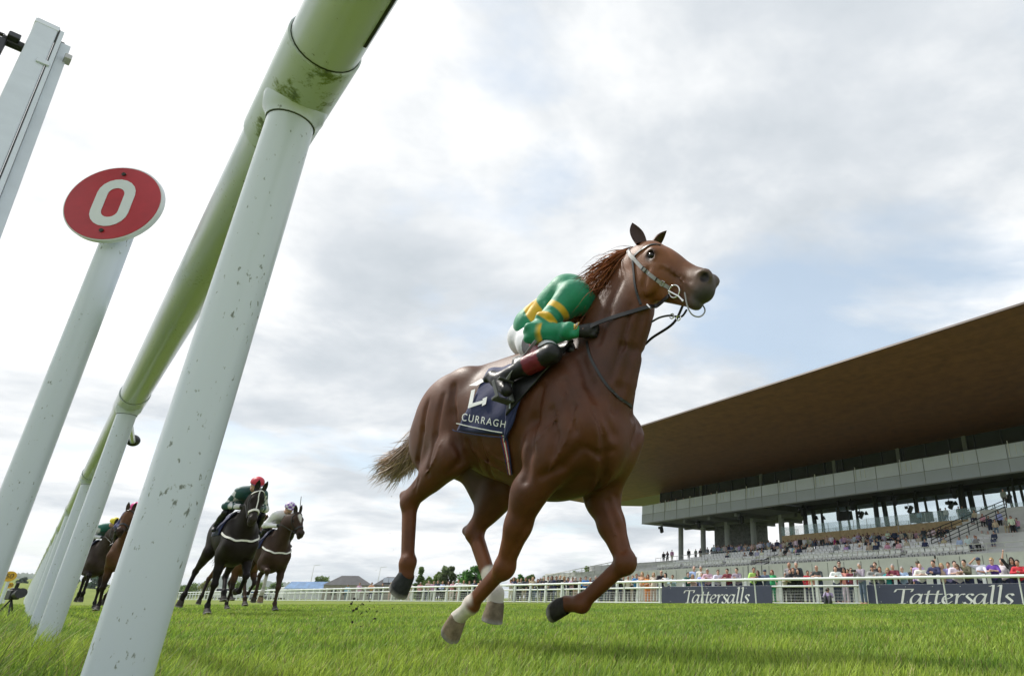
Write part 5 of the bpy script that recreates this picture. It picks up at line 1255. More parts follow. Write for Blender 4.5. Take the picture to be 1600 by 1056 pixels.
us = [u+random.uniform(-2, 2) for u in np.arange(1266, 1530, 4.7)]
stand_zone(us, -2.2, 1.5, lambda d: zc_, where_con, ['stand', 'stand', 'fold', 'phone'], 'spectators standing on the concourse')
us = [1306, 1357, 1389, 1404, 1437, 1472, 1480, 1500, 1513, 1527, 1538, 1547, 1556, 1163, 1219, 1226, 1232, 1240, 1252]+[1135+random.uniform(0, 425) for _ in range(34)]
stand_zone(us, -11.5, -7, lambda d: 3.45+0.17*round((d+13.8)/0.92)-0.42, lambda u: 'among the white seats '+('below the fourth column' if u < 1262 else 'left of the aisle steps' if u < 1360 else 'right of the aisle steps' if u < 1450 else 'towards the right edge'), ['sit'], 'spectators seated on the terrace')
us = [1531, 1543, 1552, 1561, 1569, 1580, 1588, 1596]
stand_zone(us, -7.5, -4.5, lambda d: 5.2+0.42*max(0, round((d+8.2)/0.95))-0.42, lambda u: 'on the upper steps at the right edge', ['sit', 'sit', 'stand'], 'spectators on the upper steps')
def single(u, d, z, kd, sh_, lb, **kw):
    k = ray(u, 850); k = A(k[0], k[1]); q0 = GO+GS_N*d; M = np.array([k, -GS_X]).T; t, s = np.linalg.solve(M, q0); P = k*t
    person((P[0], P[1], z), -math.atan2(P[0], P[1]), kd, sh_, lb, kw.pop('group', 'people of the grandstand'), **kw)
single(1368, -12.0, 3.5, 'stand', 'navy', 'steward in a navy shirt standing on the aisle steps among the seats', trou='navy')
single(1303, 0.2, zc_, 'stand', 'magenta', 'woman in a magenta dress standing under the brick balcony', trou='magenta', long=True, female=True, hair='fair')
single(1587, -7.6, 5.3, 'stand', 'white', 'man in a white shirt and dark trousers standing at the top of the right-hand steps', trou='black', group='spectators on the upper steps')
single(1583, 0.5, 8.9, 'stand', 'grey', 'man in grey standing on the stairs beside the steep dark handrail', trou='olive')
zb_ = 8.15+CAM_H
for u, sh_, lb in ((1443, 'pale blue', 'person in pale blue standing behind the glass balustrade above the flagpole'), (1486, 'white', 'cameraman in white at the right end of the media box on the balcony'), (1478, 'black', 'person in black beside the media box on the balcony'), (1507, 'charcoal', 'left of the two dark figures behind the balcony glass'), (1513, 'charcoal', 'right of the two dark figures behind the balcony glass')):
    single(u, 6.2, zb_, 'stand', sh_, lb)
for i, u in enumerate((1031, 1044, 1056, 1068, 1113, 1137)):
    single(u, 2.2, 14.0, 'stand', ['white', 'black', 'pink', 'navy', 'charcoal', 'turquoise'][i], ['person in white high on the top balcony at its left end', 'person in black high on the top balcony', 'person in pink high on the top balcony', 'person in navy high on the top balcony', 'person in charcoal high on the top balcony', 'person in turquoise high on the top balcony above the core'][i])
# two men between running rail and crowd fence
def between(u, vtop, label, kind, shirt, **kw):
    P = on_line(RP, u, 0.45); h = CAM_H+ray(u, vtop)[2]/ray(u, vtop)[1]*P[1]
    return person((P[0], P[1], 0), -math.atan2(P[0], P[1])-0.75, kind, shirt, label, 'photographers at the outer rail', scale=float(h/1.745), **kw)
CAMB = MB(); CAMB.box((0, 0, 0), (0.14, 0.08, 0.10)); CAMB.tube([(0, -0.04, 0), (0, -0.22, 0)], 0.045, 12)
p1 = between(1349, 879, 'tall grey-haired cameraman in a grey shirt and pale jeans standing in front of the hoarding', 'phone', 'grey', trou='denim', hair='grey')
def hand_camera(p, off, label):
    o = CAMB.obj('hand_camera', BLACK, None, bevel=0.01); M = Matrix.Translation(p.location) @ Matrix.Rotation(p.rotation_euler.z, 4, 'Z') @ Matrix.Diagonal((*p.scale, 1))
    o.location = M @ Vector(off); o.rotation_euler = (0, 0, p.rotation_euler.z); tag(o, label, 'camera')
hand_camera(p1, (0, -0.42, 1.40), 'black camera held up by the standing cameraman')
def kneeler():
    P = on_line(RP, 1294, 0.75); r = person((P[0], P[1], -0.78), -math.atan2(P[0], P[1])-0.2, 'ground', 'lilac', 'photographer in lilac sitting on the grass with a black camera behind the outer rail', 'photographers at the outer rail', trou='charcoal', hair='dark', scale=0.88)
    hand_camera(r, (0, -0.26, 1.62), 'black camera at the face of the photographer sitting on the grass')
kneeler()
fp = empty('flagpole', 'thin white pole standing in front of the brick balcony', 'pole', gw(46.5, 3.4, 5.7)); MB().tube([(0, 0, 0), (0, 0, 3.2)], 0.05, 8).obj('shaft', RAILM, fp); MB().ball((0, 0, 3.25), 0.08, 8, 6).obj('finial', RAILM, fp)

# ------------------------------------------------------------------ trees, buildings and vehicles beyond the far rail
LEAFM = mat('leaves', attr='Col', rough=0.7, spec=0.2)
t_ = LEAFM.node_tree; tr_ = N(t_, 'ShaderNodeBsdfTranslucent'); at_ = [n for n in t_.nodes if n.type == 'ATTRIBUTE'][0]; LK(t_, at_.outputs['Color'], tr_.inputs['Color']); mx_ = N(t_, 'ShaderNodeMixShader', Fac=0.4); LK(t_, t_.nodes['Principled BSDF'].outputs[0], mx_.inputs[1]); LK(t_, tr_.outputs[0], mx_.inputs[2]); LK(t_, mx_.outputs[0], t_.nodes['Material Output'].inputs['Surface'])
BARK = mat('bark', (0.07, 0.05, 0.035), rough=0.9, var=0.3, vscale=6)
def tree(name, label, u, Y, vtop, wpx, seed, col, shape='round', n=1500, group='trees beyond the course', vbase=936):
    P = at_y(u, 934, Y); top = at_y(u, vtop, Y)[2]; ppm = F_PX/(Y*CP); wid = wpx/ppm; r = np.random.default_rng(seed)
    root = empty(name, label, 'tree', (P[0], P[1], -0.3), r.uniform(0, 6), group); H_ = top+0.3
    m = MB(); m.tube([(0, 0, 0), (0.02*H_, 0, H_*0.35), (0.0, 0.02*H_, H_*0.85)], [H_*0.028, H_*0.02, H_*0.005], 8)
    nl = 7; limbs = []
    for i in range(nl):
        a = r.uniform(0, 6.28); z0 = H_*r.uniform(0.25, 0.6); q = A(math.cos(a)*wid*0.36, math.sin(a)*wid*0.36, z0+H_*r.uniform(0.12, 0.3)); m.tube([(0, 0, z0), tuple(q*A(0.5, 0.5, 1)-A(0, 0, 0.05*H_)), tuple(q)], [H_*0.012, H_*0.008, H_*0.003], 6); limbs.append(q)
    m.obj('trunk', BARK, root, smooth=True)
    cl = []
    for i in range(26):
        t = r.uniform(0.0, 1)
        if shape == 'round': rad = math.sin(math.pi*min(0.12+0.80*t, 1))**0.6
        elif shape == 'cone': rad = (1.05-t)
        else: rad = 0.55+0.5*math.sin(math.pi*t)*r.uniform(0.6, 1)
        a = r.uniform(0, 6.28); q = r.uniform(0.2, 1)**0.5*rad*wid*0.40
        cl.append((A(q*math.cos(a), q*math.sin(a), H_*(0.16+0.78*t)), wid*r.uniform(0.14, 0.24)*(0.5+0.6*rad), r.uniform(0.65, 1.3)))
    vs = np.zeros((n, 4, 3)); cs = np.zeros((n, 3)); ls = H_*0.034
    for i in range(n):
        c, rr, b = cl[r.integers(len(cl))]; d = r.normal(size=3); d /= np.linalg.norm(d); p = c+d*rr*r.uniform(0.4, 1.08)*A(1, 1, 0.85); x = r.normal(size=3); x /= np.linalg.norm(x); y = np.cross(x, r.normal(size=3)); y /= np.linalg.norm(y); s = ls*r.uniform(0.6, 1.5)
        vs[i] = [p-x*s-y*s*0.6, p+x*s-y*s*0.4, p+x*s*0.7+y*s*0.7, p-x*s*0.8+y*s*0.6]; cs[i] = A(*col)*2.0*b*r.uniform(0.75, 1.25)
    f = np.arange(n*4).reshape(n, 4); link_mesh('crown', vs.reshape(-1, 3), f, LEAFM, root, cols=np.repeat(cs, 4, 0), smooth=False)
G1, G2, G3 = (0.105, 0.150, 0.045), (0.075, 0.115, 0.040), (0.060, 0.140, 0.035)
TR = [('tree', 'slender conifer rising behind the raised hind hoof', 652, 95, 884, 22, 'cone', G2), ('tree', 'low bushy tree right of the conifer', 664, 95, 902, 26, 'round', G1), ('tree', 'tall airy birch standing above the bushes by the yellow disc', 696, 95, 882, 30, 'tall', (0.09, 0.115, 0.06)),
      ('tree', 'bushy tree left of the birch', 678, 97, 893, 26, 'round', G1), ('tree', 'broad dense green tree left of the white-socked leg', 741, 92, 884, 52, 'round', G3), ('tree', 'small bush between the birch and the broad tree', 715, 96, 903, 24, 'round', G1), ('tree', 'round tree top showing right of the cannon bone', 808, 120, 896, 22, 'round', G3), ('tree', 'round dark tree top above the crowd', 827, 120, 897, 20, 'round', G2), ('tree', 'grey-green tree top left of the climbing fence', 850, 125, 899, 18, 'round', G1), ('tree', 'small tree on the bank behind the mesh fence', 898, 128, 892, 18, 'round', G2), ('tree', 'larger tree on the bank behind the mesh fence', 914, 128, 884, 16, 'tall', G1),
      ('tree', 'feathery tree left of the hip-roofed building', 499, 190, 898, 26, 'round', (0.10, 0.14, 0.05)), ('tree', 'small dark tree behind the white vans', 452, 190, 908, 14, 'round', G2), ('tree', 'dark hedge tree left of the vans', 428, 200, 908, 22, 'round', G2), ('tree', 'bush behind the legs of the black horse', 402, 190, 909, 26, 'round', G1), ('tree', 'bush beside the black horse hind leg', 366, 190, 905, 26, 'round', G1), ('tree', 'pale bush at the edge of the near post', 320, 190, 908, 30, 'round', (0.12, 0.13, 0.05)), ('tree', 'olive bush left of the black horse', 296, 190, 911, 22, 'round', G1), ('tree', 'bush between the near posts', 285, 200, 912, 20, 'round', G2),
      ('tree', 'dark tree between the second and third rail posts', 97, 330, 892, 26, 'round', (0.03, 0.055, 0.03)), ('tree', 'dark tree just right of the second rail post', 143, 330, 899, 30, 'round', (0.03, 0.055, 0.03)), ('tree', 'dark bush on the far field at the left edge', 26, 420, 901, 16, 'round', (0.03, 0.055, 0.03))]
for i, (nm, lb, u, Y, vt, wp, shp, cl_) in enumerate(TR): tree(nm, lb, u, Y, vt, wp, 50+i, cl_, shp, 3200 if Y < 150 else 1500)
SLATE = mat('roof_slate', (0.10, 0.10, 0.105), rough=0.8, var=0.2, vscale=1.2); WALLG = mat('stable_wall', (0.30, 0.28, 0.25), rough=0.9, var=0.15, vscale=1)
def hip_house(name, label, u0, u1, veave, vridge, Y, rz, solar=False):
    a, b = at_y(u0, 934, Y), at_y(u1, 934, Y); c = (a+b)/2; W_ = np.linalg.norm(b-a)*0.95; ez = at_y((u0+u1)/2, veave, Y)[2]; rz_ = at_y((u0+u1)/2, vridge, Y)[2]; D_ = W_*0.55
    g = empty(name, label, 'building', (c[0], c[1], 0), rz); hw, hd = W_/2, D_/2
    MB().box((0, 0, ez/2), (W_*0.94, D_*0.94, ez)).obj('wall', WALLG, g)
    MB().add([(-hw, -hd, ez), (hw, -hd, ez), (hw, hd, ez), (-hw, hd, ez), (-hw*0.35, 0, rz_), (hw*0.35, 0, rz_)], [(0, 1, 5, 4), (1, 2, 5), (2, 3, 4, 5), (3, 0, 4), (0, 3, 2, 1)]).obj('roof', SLATE, g)
    for k in (-0.5, 0.0, 0.5): MB().box((hw*k, -D_*0.47-0.03, ez*0.55), (W_*0.1, 0.1, ez*0.45)).obj('window', DKMET, g)
    if solar:
        for k in (-0.55, -0.15, 0.25): 
            n_ = Vector((0, -(rz_-ez), hd)).normalized(); ang = math.atan2(rz_-ez, hd)
            MB().box((hw*k*0.7, -hd*0.52, ez+(rz_-ez)*0.5+0.12), (W_*0.13, hd*0.75, 0.08), M=Matrix.Rotation(ang, 3, 'X')).obj('solar_panel', mat('solar_panel', (0.28, 0.31, 0.35), rough=0.2), g)
hip_house('stable_building', 'low building with a grey hip roof beyond the rail left of the raised hoof', 505, 577, 914, 899, 120, R(18))
hip_house('stable_building', 'grey roofed building with solar panels partly hidden by the raised hoof', 580, 640, 914, 901, 125, R(25), True)
VANW = mat('van_white', (0.66, 0.68, 0.70), rough=0.3, coat=0.3); VANB = mat('van_blue', (0.05, 0.12, 0.30), rough=0.35, coat=0.3); VANG = mat('car_grey', (0.22, 0.24, 0.26), rough=0.3, coat=0.3); TYRE = mat('tyre', (0.015, 0.015, 0.015), rough=0.8)
def vehicle(name, label, cat, u, Y, Lg, H_, m_, rz, van=True):
    P = at_y(u, 934, Y); g = empty(name, label, cat, (P[0], P[1], 0), rz, 'vehicles parked beyond the rail'); W_ = 1.9
    if van: prof = [(-Lg/2, 0.35), (Lg/2, 0.35), (Lg/2, 1.0), (Lg/2-0.6, 1.15), (Lg/2-1.4, H_-0.1), (Lg/2-1.7, H_), (-Lg/2+0.1, H_), (-Lg/2, H_-0.15)]
    else: prof = [(-Lg/2, 0.35), (Lg/2, 0.35), (Lg/2, 0.75), (Lg/2-1.2, 0.92), (Lg/2-1.9, H_-0.05), (-Lg/2+1.0, H_), (-Lg/2+0.25, 0.98), (-Lg/2, 0.85)]
    m = MB(); ring_prism(m, prof, W_, (0, W_/2, 0), (1, 0, 0), (0, 0, 1), (0, -1, 0)); m.obj('body', m_, g, bevel=0.06)
    m = MB(); h0 = H_*0.62
    for s in (-1, 1): m.box((0.1 if van else -0.2, s*(W_/2+0.005), (h0+H_-0.18)/2), (Lg*0.62, 0.02, H_-0.18-h0))
    m.obj('side_glass', GLASSD, g)
    for x in (-Lg*0.31, Lg*0.31):
        for s in (-1, 1): MB().tube([(x, s*(W_/2-0.18), 0.33), (x, s*(W_/2+0.02), 0.33)], 0.33, 14).obj('wheel', TYRE, g, smooth=False)
for q in [('parked_van', 'white van parked behind the legs of the brown horse', 'van', 455, 150, 5.2, 2.5, VANW, R(60)), ('parked_van', 'smaller white van left of the brown horse foreleg', 'van', 432, 155, 4.8, 2.2, VANW, R(-20)), ('parked_car', 'grey car left of the white vans', 'car', 408, 150, 4.3, 1.5, VANG, R(10), False), ('parked_car', 'blue car beside the grey car', 'car', 394, 155, 4.3, 1.7, VANB, R(-10), False), ('parked_van', 'white van seen between the legs of the black horse', 'van', 351, 150, 5.5, 2.4, VANW, R(0))]: vehicle(*q)
def tent():
    P = at_y(487, 934, 125); g = empty('trade_stand', 'blue canopied trade stand left of the hip-roofed building', 'stall', (P[0], P[1], 0), R(10))
    MB().add([(-4.6, -1.5, 1.9), (4.6, -1.5, 1.9), (4.6, 1.5, 1.9), (-4.6, 1.5, 1.9), (-4.0, 0, 3.1), (4.4, 0, 3.1)], [(0, 1, 5, 4), (1, 2, 5), (2, 3, 4, 5), (3, 0, 4), (0, 3, 2, 1)]).obj('canopy', mat('canopy_blue', (0.10, 0.22, 0.42), rough=0.6, var=0.3, vscale=1.5), g)
    MB().box((0, 0.3, 1.0), (8.6, 2.2, 1.8)).obj('counter', VANW, g)
    for x in (-4.4, -1.5, 1.5, 4.4): MB().tube([(x, -1.4, 0), (x, -1.4, 1.9)], 0.06, 6).obj('pole', RAILM, g)
tent()
for u, v0, v1, Y, lb in ((488, 883, 912, 180, 'thin leaning mast left of the hip-roofed building'), (592, 886, 912, 180, 'thin mast above the solar-panelled roof')):
    a, b = at_y(u-3, v1, Y), at_y(u+3, v0, Y); g = empty('mast', lb, 'mast', (a[0], a[1], 0)); MB().tube([(0, 0, 0), tuple(b-A(a[0], a[1], 0))], [0.10, 0.05], 6).obj('pole', RAILM, g); MB().beam(tuple(b-A(a[0], a[1], 0)), tuple(b-A(a[0], a[1], 0)+A(1.6, 0, 0.15)), 0.1, 0.1).obj('arm', RAILM, g)

# ------------------------------------------------------------------ divots thrown up by the hooves
SOIL = mat('soil', (0.022, 0.016, 0.010), rough=0.95, var=0.4, vscale=60)
cm = []
for k in range(4):
    bm = bmesh.new(); bmesh.ops.create_icosphere(bm, subdivisions=2, radius=1)
    for v in bm.verts: v.co *= random.uniform(0.6, 1.15)
    me = bpy.data.meshes.new('turf_clod'); bm.to_mesh(me); bm.free(); me.materials.append(SOIL); cm.append(me)
for k in range(46):
    u, v, Y = (random.gauss(566, 16), random.gauss(955, 13), 4.1) if k < 26 else (random.uniform(500, 620), random.uniform(925, 970), random.uniform(4, 6)) if k < 40 else (random.uniform(575, 620), random.uniform(730, 900), 4.4)
    P = at_y(u, min(v, 985), Y); o = bpy.data.objects.new('turf_clod', cm[k % 4]); COL.objects.link(o); o.location = P; s = random.choice([0.003, 0.004, 0.005, 0.009]) if k < 26 else random.choice([0.002, 0.003, 0.004]); o.scale = (s, s*random.uniform(0.6, 1.2), s*0.8)
    o.rotation_euler = (random.random()*6, random.random()*6, 0); tag(o, 'small dark clod of turf flying up behind the chestnut horse', 'clod', 'clods of turf in the air')

# ------------------------------------------------------------------ jockeys and tack
SILK = mat('racing_silk', attr='Col', rough=0.55, var=0.10, vscale=14, bump=0.55, bscale=16, sheen=0.2)
BOOTM = mat('riding_boot', attr='Col', rough=0.42, var=0.2, vscale=20, bump=0.3, bscale=40, spec=0.35)
SKINA = mat('face_skin', (0.50, 0.29, 0.21), rough=0.5, var=0.06, vscale=15)
GLOVE = mat('black_glove', (0.012, 0.012, 0.014), rough=0.65, bump=0.3, bscale=60)
HELM = mat('helmet_silk', attr='Col', rough=0.5)
GOLD = mat('gold_emblem', (0.65, 0.42, 0.06), rough=0.4)
def axis_t(V, a, b):
    ba = b-a; t = ((V-a)@ba)/(ba@ba); d = np.linalg.norm(V-a-np.clip(t, 0, 1)[:, None]*ba, axis=1); return t, d
def jockey(label, loc, rz, K, st, res, group):
    r = empty('person', label, 'jockey', loc, rz, group)
    pe, ch, hd = K['pelvis'], K['chest'], K['head']; up = ch-pe; up = up/np.linalg.norm(up)
    lat = A(0, 1, 0)
    arms = []; legs = []
    for s, tagc in ((-1, 'R'), (1, 'L')):
        arms.append((K['sh'+tagc], K['el'+tagc], K['ha'+tagc])); legs.append((K['hip'+tagc], K['kn'+tagc], K['an'+tagc], K['to'+tagc]))
    # continuous body under the clothes
    b = Field(); b.cone(pe, ch, 0.105, 0.115, 0.05, None, lat, 1.25); b.cone(ch, hd-(hd-ch)*0.3, 0.06, 0.05, 0.04)
    for S_, e, h in arms: b.cone(S_, e, 0.045, 0.036, 0.03); b.cone(e, h, 0.036, 0.027, 0.02); b.cone(ch, S_, 0.07, 0.05, 0.04); b.ell(h, (0.035,)*3, 0.02)
    for hp, kn, an, to in legs: b.cone(pe, hp, 0.1, 0.09, 0.05); b.cone(hp, kn, 0.066, 0.036, 0.03); b.cone(kn, an, 0.036, 0.026, 0.02); b.cone(an, to, 0.025, 0.022, 0.02)
    fd = A(*K.get('face', (0.85, 0, -0.35))); fd = fd/np.linalg.norm(fd); hu = np.cross(fd, lat); hu = hu if hu[2] > 0 else -hu
    b.ell(hd, (0.082, 0.074, 0.105), 0.02); b.ell(hd+fd*0.035-hu*0.065, (0.05, 0.045, 0.045), 0.03); b.cone(hd+fd*0.09, hd+fd*0.108-hu*0.03, 0.011, 0.016, 0.01)
    for s in (-1, 1): b.ell(hd+lat*s*0.074-fd*0.01-hu*0.02, (0.022, 0.012, 0.03), 0.01)
    V, F_ = b.mesh(res*1.2); link_mesh('body', V, F_, SKINA, r)
    # silks
    j = Field(); j.ell(pe+up*0.075, (0.125, 0.148, 0.120), 0.06); j.cone(pe+up*0.10, ch, 0.128, 0.130, 0.08, None, lat, 1.25); j.cone(arms[0][0]*0.8+arms[1][0]*0.2, arms[1][0]*0.8+arms[0][0]*0.2, 0.098, 0.098, 0.06)
    for S_, e, h in arms:
        m_ = S_+(e-S_)*0.5; j.cone(S_, e, 0.074, 0.052, 0.095); j.cone(e, e+(h-e)*0.80, 0.058, 0.040, 0.03); j.ell(e+A(-0.005, 0, -0.01), (0.054,)*3, 0.03)
    base_p = list(j.p); tmpj = Field(); tmpj.p = base_p
    for q in range(64 if res < 0.012 else 16):
        if q % 3 == 0: a_, b_ = pe, ch
        else: a_, b_ = (arms[q % 2][0], arms[q % 2][1]) if q % 3 == 1 else (arms[q % 2][1], arms[q % 2][2])
        c_ = a_+(b_-a_)*RNG.uniform(0.05, 0.8)+RNG.normal(size=3)*0.12; P_, G_ = tmpj.snap(c_[None], 0.0, 8); P_, G_ = P_[0], G_[0]; ax_ = (b_-a_)/np.linalg.norm(b_-a_)
        tg = np.cross(G_, ax_)+ax_*RNG.normal()*0.7; tg /= np.linalg.norm(tg); ln_ = RNG.uniform(0.05, 0.10)
        Q, _ = tmpj.snap(np.array([P_-tg*ln_, P_, P_+tg*ln_]), 0.002 if q % 2 else -0.003, 5); rr_ = RNG.uniform(0.011, 0.018)*(1 if q % 2 else 0.8)
        j.cone(Q[0], Q[1], rr_*0.3, rr_, 0.026, sub=(q % 2 == 1)); j.cone(Q[1], Q[2], rr_, rr_*0.3, 0.026, sub=(q % 2 == 1))
    C0 = A(*st['body'])
    def cf(V, C):
        C = np.tile(C0, (len(V), 1)); tt, td = axis_t(V, pe, ch); nearest = td-0.03; who = np.full(len(V), -1); T = tt.copy()
        for i, (S_, e, h) in enumerate(arms):
            for seg, (a, q) in enumerate(((S_, e), (e, h))):
                t, d = axis_t(V, a, q); k = d+0.035 < nearest+0.09; k = (d < 0.095) & (d < nearest+0.02) & (t > 0.02)
                who[k] = i*2+seg; T[k] = t[k]; nearest = np.where(k, d, nearest)
        pt = st['pattern']; Y = A(*st.get('col2', (1, 1, 1)))
        if pt == 'hoops':
            bump_ = lambda t, a, b_: np.clip((t-a)/0.02+0.5, 0, 1)*np.clip((b_-t)/0.02+0.5, 0, 1)
            W_ = np.zeros(len(V)); up_best = np.full(len(V), 9.0)
            for S_, e, h in arms:
                t1, d1 = axis_t(V, S_, e); t2, d2 = axis_t(V, e, h)
                near_ = np.clip((td+0.012-d1)/0.012, 0, 1)*np.clip((d2+0.02-d1)/0.012, 0, 1)
                W_ = np.maximum(W_, near_*np.maximum(bump_(t1, 0.36, 0.48), bump_(t1, 0.64, 0.77)))
                W_ = np.maximum(W_, np.clip((d1-d2)/0.010, 0, 1)*np.clip((td-d2)/0.01, 0, 1)*bump_(t2, 0.04, 0.17))
                up_best = np.minimum(up_best, np.minimum(d1, d2))
            W_ = np.maximum(W_, np.clip((up_best-td-0.012)/0.012, 0, 1)*bump_(tt, 0.36, 0.62)); C = C*(1-W_[:, None])+Y*W_[:, None]
        elif pt == 'checks':
            k = who >= 0; u = np.floor((T+(who % 2)*1.0)*3.2).astype(int); w_ = np.floor((V[:, 2]-V[:, 0]*0.5)*10+0.3).astype(int); w_ = np.where((V[:, 1]-np.where(V[:, 1] > 0, 0.24, -0.24)) > 0, 1, 0); C[k & ((u+w_) % 2 == 0)] = Y
        elif pt == 'sleeves': C[who >= 0] = Y
        return C
    field_obj('jersey', j, 0.0065 if res < 0.012 else res*0.8, SILK, r, C0, cf, 0.02)
    # breeches
    bq = Field(); bq.ell(pe-up*0.01, (0.118, 0.145, 0.112), 0.05)
    for hp, kn, an, to in legs: bq.cone(hp, hp+(kn-hp)*0.85, 0.096, 0.060, 0.05); bq.cone(pe, hp, 0.11, 0.10, 0.05)
    field_obj('breeches', bq, res, SILK, r, A(*st.get('breeches', (0.62, 0.63, 0.66))))
    for hp, kn, an, to in legs:
        bf = Field(); bf.cone(kn+(hp-kn)*st.get('bootcover', 0.35), kn, 0.100 if st.get('bootcover') else 0.080, 0.051, 0.03); bf.cone(kn, kn+(an-kn)*0.45, 0.050, 0.050, 0.03); bf.cone(kn+(an-kn)*0.3, an, 0.050, 0.036, 0.03)
        back = an-(to-an)/np.linalg.norm(to-an)*0.055; dn = (an-kn)/np.linalg.norm(an-kn)
        bf.cone(back+dn*0.018, to+dn*0.004, 0.036, 0.034, 0.03); bf.cone(back+dn*0.048, back+dn*0.056, 0.024, 0.024, 0.01)
        BK, MR = A(0.012, 0.012, 0.014), A(*st.get('boot_top', (0.012, 0.012, 0.014)))
        def cb(V, C): t, d = axis_t(V, kn, an); C = np.tile(BK, (len(V), 1)); C[(t > 0.18) & (t < 0.46)] = MR; return C
        field_obj('boot', bf, res*0.9, BOOTM, r, BK, cb)
    # gloved hands with fingers closed on the reins
    for i, (S_, e, h) in enumerate(arms):
        g = Field(); d = (h-e)/np.linalg.norm(h-e); sd = np.cross(d, A(0, 0, 1)); sd /= np.linalg.norm(sd); dn = np.cross(sd, d); dn = dn if dn[2] < 0 else -dn; s = -1 if i == 0 else 1
        g.cone(h-d*0.085, h-d*0.02, 0.036, 0.033, 0.02); g.ell(h+d*0.012, (0.046, 0.036, 0.040), 0.02)
        for q in range(4):
            o_ = -dn*(0.034-0.022*q); L_ = (0.030, 0.036, 0.034, 0.026)[q]
            k0 = h+d*0.035+o_*0.9+A(0, s*0.012, 0); k1 = k0+d*L_; k2 = k1-A(0, s*0.030, 0)-d*0.008; k3 = k2-d*0.028
            g.cone(k0, k1, 0.0115, 0.0105, 0.006); g.cone(k1, k2, 0.0105, 0.010, 0.004); g.cone(k2, k3, 0.010, 0.009, 0.004)
        g.cone(h-dn*0.03-A(0, s*0.02, 0), h+d*0.045-dn*0.040-A(0, s*0.022, 0), 0.013, 0.010, 0.008)
        V, F_ = g.mesh(0.006 if res < 0.012 else 0.012); link_mesh('glove', V, F_, GLOVE if not st.get('white_glove') else MATS['white_webbing'], r)
    # helmet with peak, goggles
    h_ = Field(); hc = hd+hu*0.035; Rm = np.stack([fd, lat, hu], 1)
    h_.ell(hc, (0.128, 0.108, 0.105), 0.01, A(*st['cap']), Rm); h_.ell(hc-hu*0.09, (0.3, 0.3, 0.062), 0.004, None, Rm, True); h_.ell(hc+fd*0.105-hu*0.028, (0.062, 0.078, 0.010), 0.015, A(*st['cap']), Rm)
    def ch_(V, C):
        if st.get('cap2'):
            q = (V-hc)@Rm; an = np.floor(np.arctan2(q[:, 1], q[:, 0])/(math.pi/5)).astype(int); lv = np.floor((q[:, 2]+0.05)/0.045).astype(int); C[(an+lv) % 2 == 0] = A(*st['cap2'])
        if st.get('cap_rim'): C[((V-hc)@hu) < -0.012] = A(*st['cap_rim'])
        return C
    field_obj('helmet', h_, max(res*0.8, 0.009), HELM, r, A(*st['cap']), ch_)
    g = MB(); k = hd+fd*0.088+hu*0.012
    for s in (-1, 1): g.ball(tuple(k+lat*s*0.036), (0.020, 0.036, 0.024), 10, 6)
    g.obj('goggles', mat('goggle_lens', (0.03, 0.03, 0.02), rough=0.1), r, smooth=True)
    return r
def std_jockey(dx=0.0, dz=0.0):
    k = dict(pelvis=A(-0.43, 0, 1.86), chest=A(0.00, 0, 1.98), head=A(0.25, 0.0, 2.10), face=(0.9, 0, -0.35))
    for s, t in ((-1, 'R'), (1, 'L')):
        k['sh'+t] = A(0.01, 0.185*s, 1.97); k['el'+t] = A(-0.09, 0.30*s, 1.74); k['ha'+t] = A(0.17, 0.10*s, 1.73)
        k['hip'+t] = A(-0.40, 0.10*s, 1.84); k['kn'+t] = A(-0.10, 0.28*s, 1.63); k['an'+t] = A(-0.40, 0.33*s, 1.40); k['to'+t] = A(-0.26, 0.35*s, 1.35)
    return k

HBVH = BVHTree.FromPolygons([v.co[:] for v in HBODY.data.vertices], [p.vertices[:] for p in HBODY.data.polygons])
def main_hit(f, u, v, off=0.0, far=5.5):
    "point where the sight line meets the horse's own surface, in the horse's frame, lifted by off"
    r = ray(u, v); r = r/np.linalg.norm(r); o = CAMP-HO; ol = A(o@HFW, o@HLF, o[2]); rl = A(r@HFW, r@HLF, r[2])
    hit = HBVH.ray_cast(Vector(ol), Vector(rl))
    if hit[0] is None:
        lo_ = min((HBVH.find_nearest(Vector(ol+rl*t)) for t in np.linspace(3, 5, 21)), key=lambda h: h[3]); P = A(*lo_[0]); g = A(*lo_[1])
    else: P = A(*hit[0]); g = A(*hit[1])
    if g@rl > 0: g = -g
    return P+g*off, g
def patch(name, f, corners, nu, nv, off, m, parent, thick=0.008, wob=0.0, frame_only=False):
    (tl, tr, br, bl) = [A(*c) for c in corners]; vs = []
    for j in range(nv+1):
        for i in range(nu+1):
            a, b = i/nu, j/nv; q = (tl*(1-a)+tr*a)*(1-b)+(bl*(1-a)+br*a)*b
            P, g = main_hit(f, q[0], q[1], off+wob*math.sin(9*a+4*b)*math.sin(7*b+1)); vs.append(P)
    fs = [(j*(nu+1)+i, j*(nu+1)+i+1, (j+1)*(nu+1)+i+1, (j+1)*(nu+1)+i) for j in range(nv) for i in range(nu)]
    o = link_mesh(name, vs, fs, m, parent); md = o.modifiers.new('thick', 'SOLIDIFY'); md.thickness = thick; md.offset = 0; return o
def strap(name, f, pts, width, thick, m, parent, off=0.004, n=5):
    P = [main_hit(f, u, v, 0)[0] for u, v in pts]; return band(name, f, P, width, thick, m, parent, off, n)
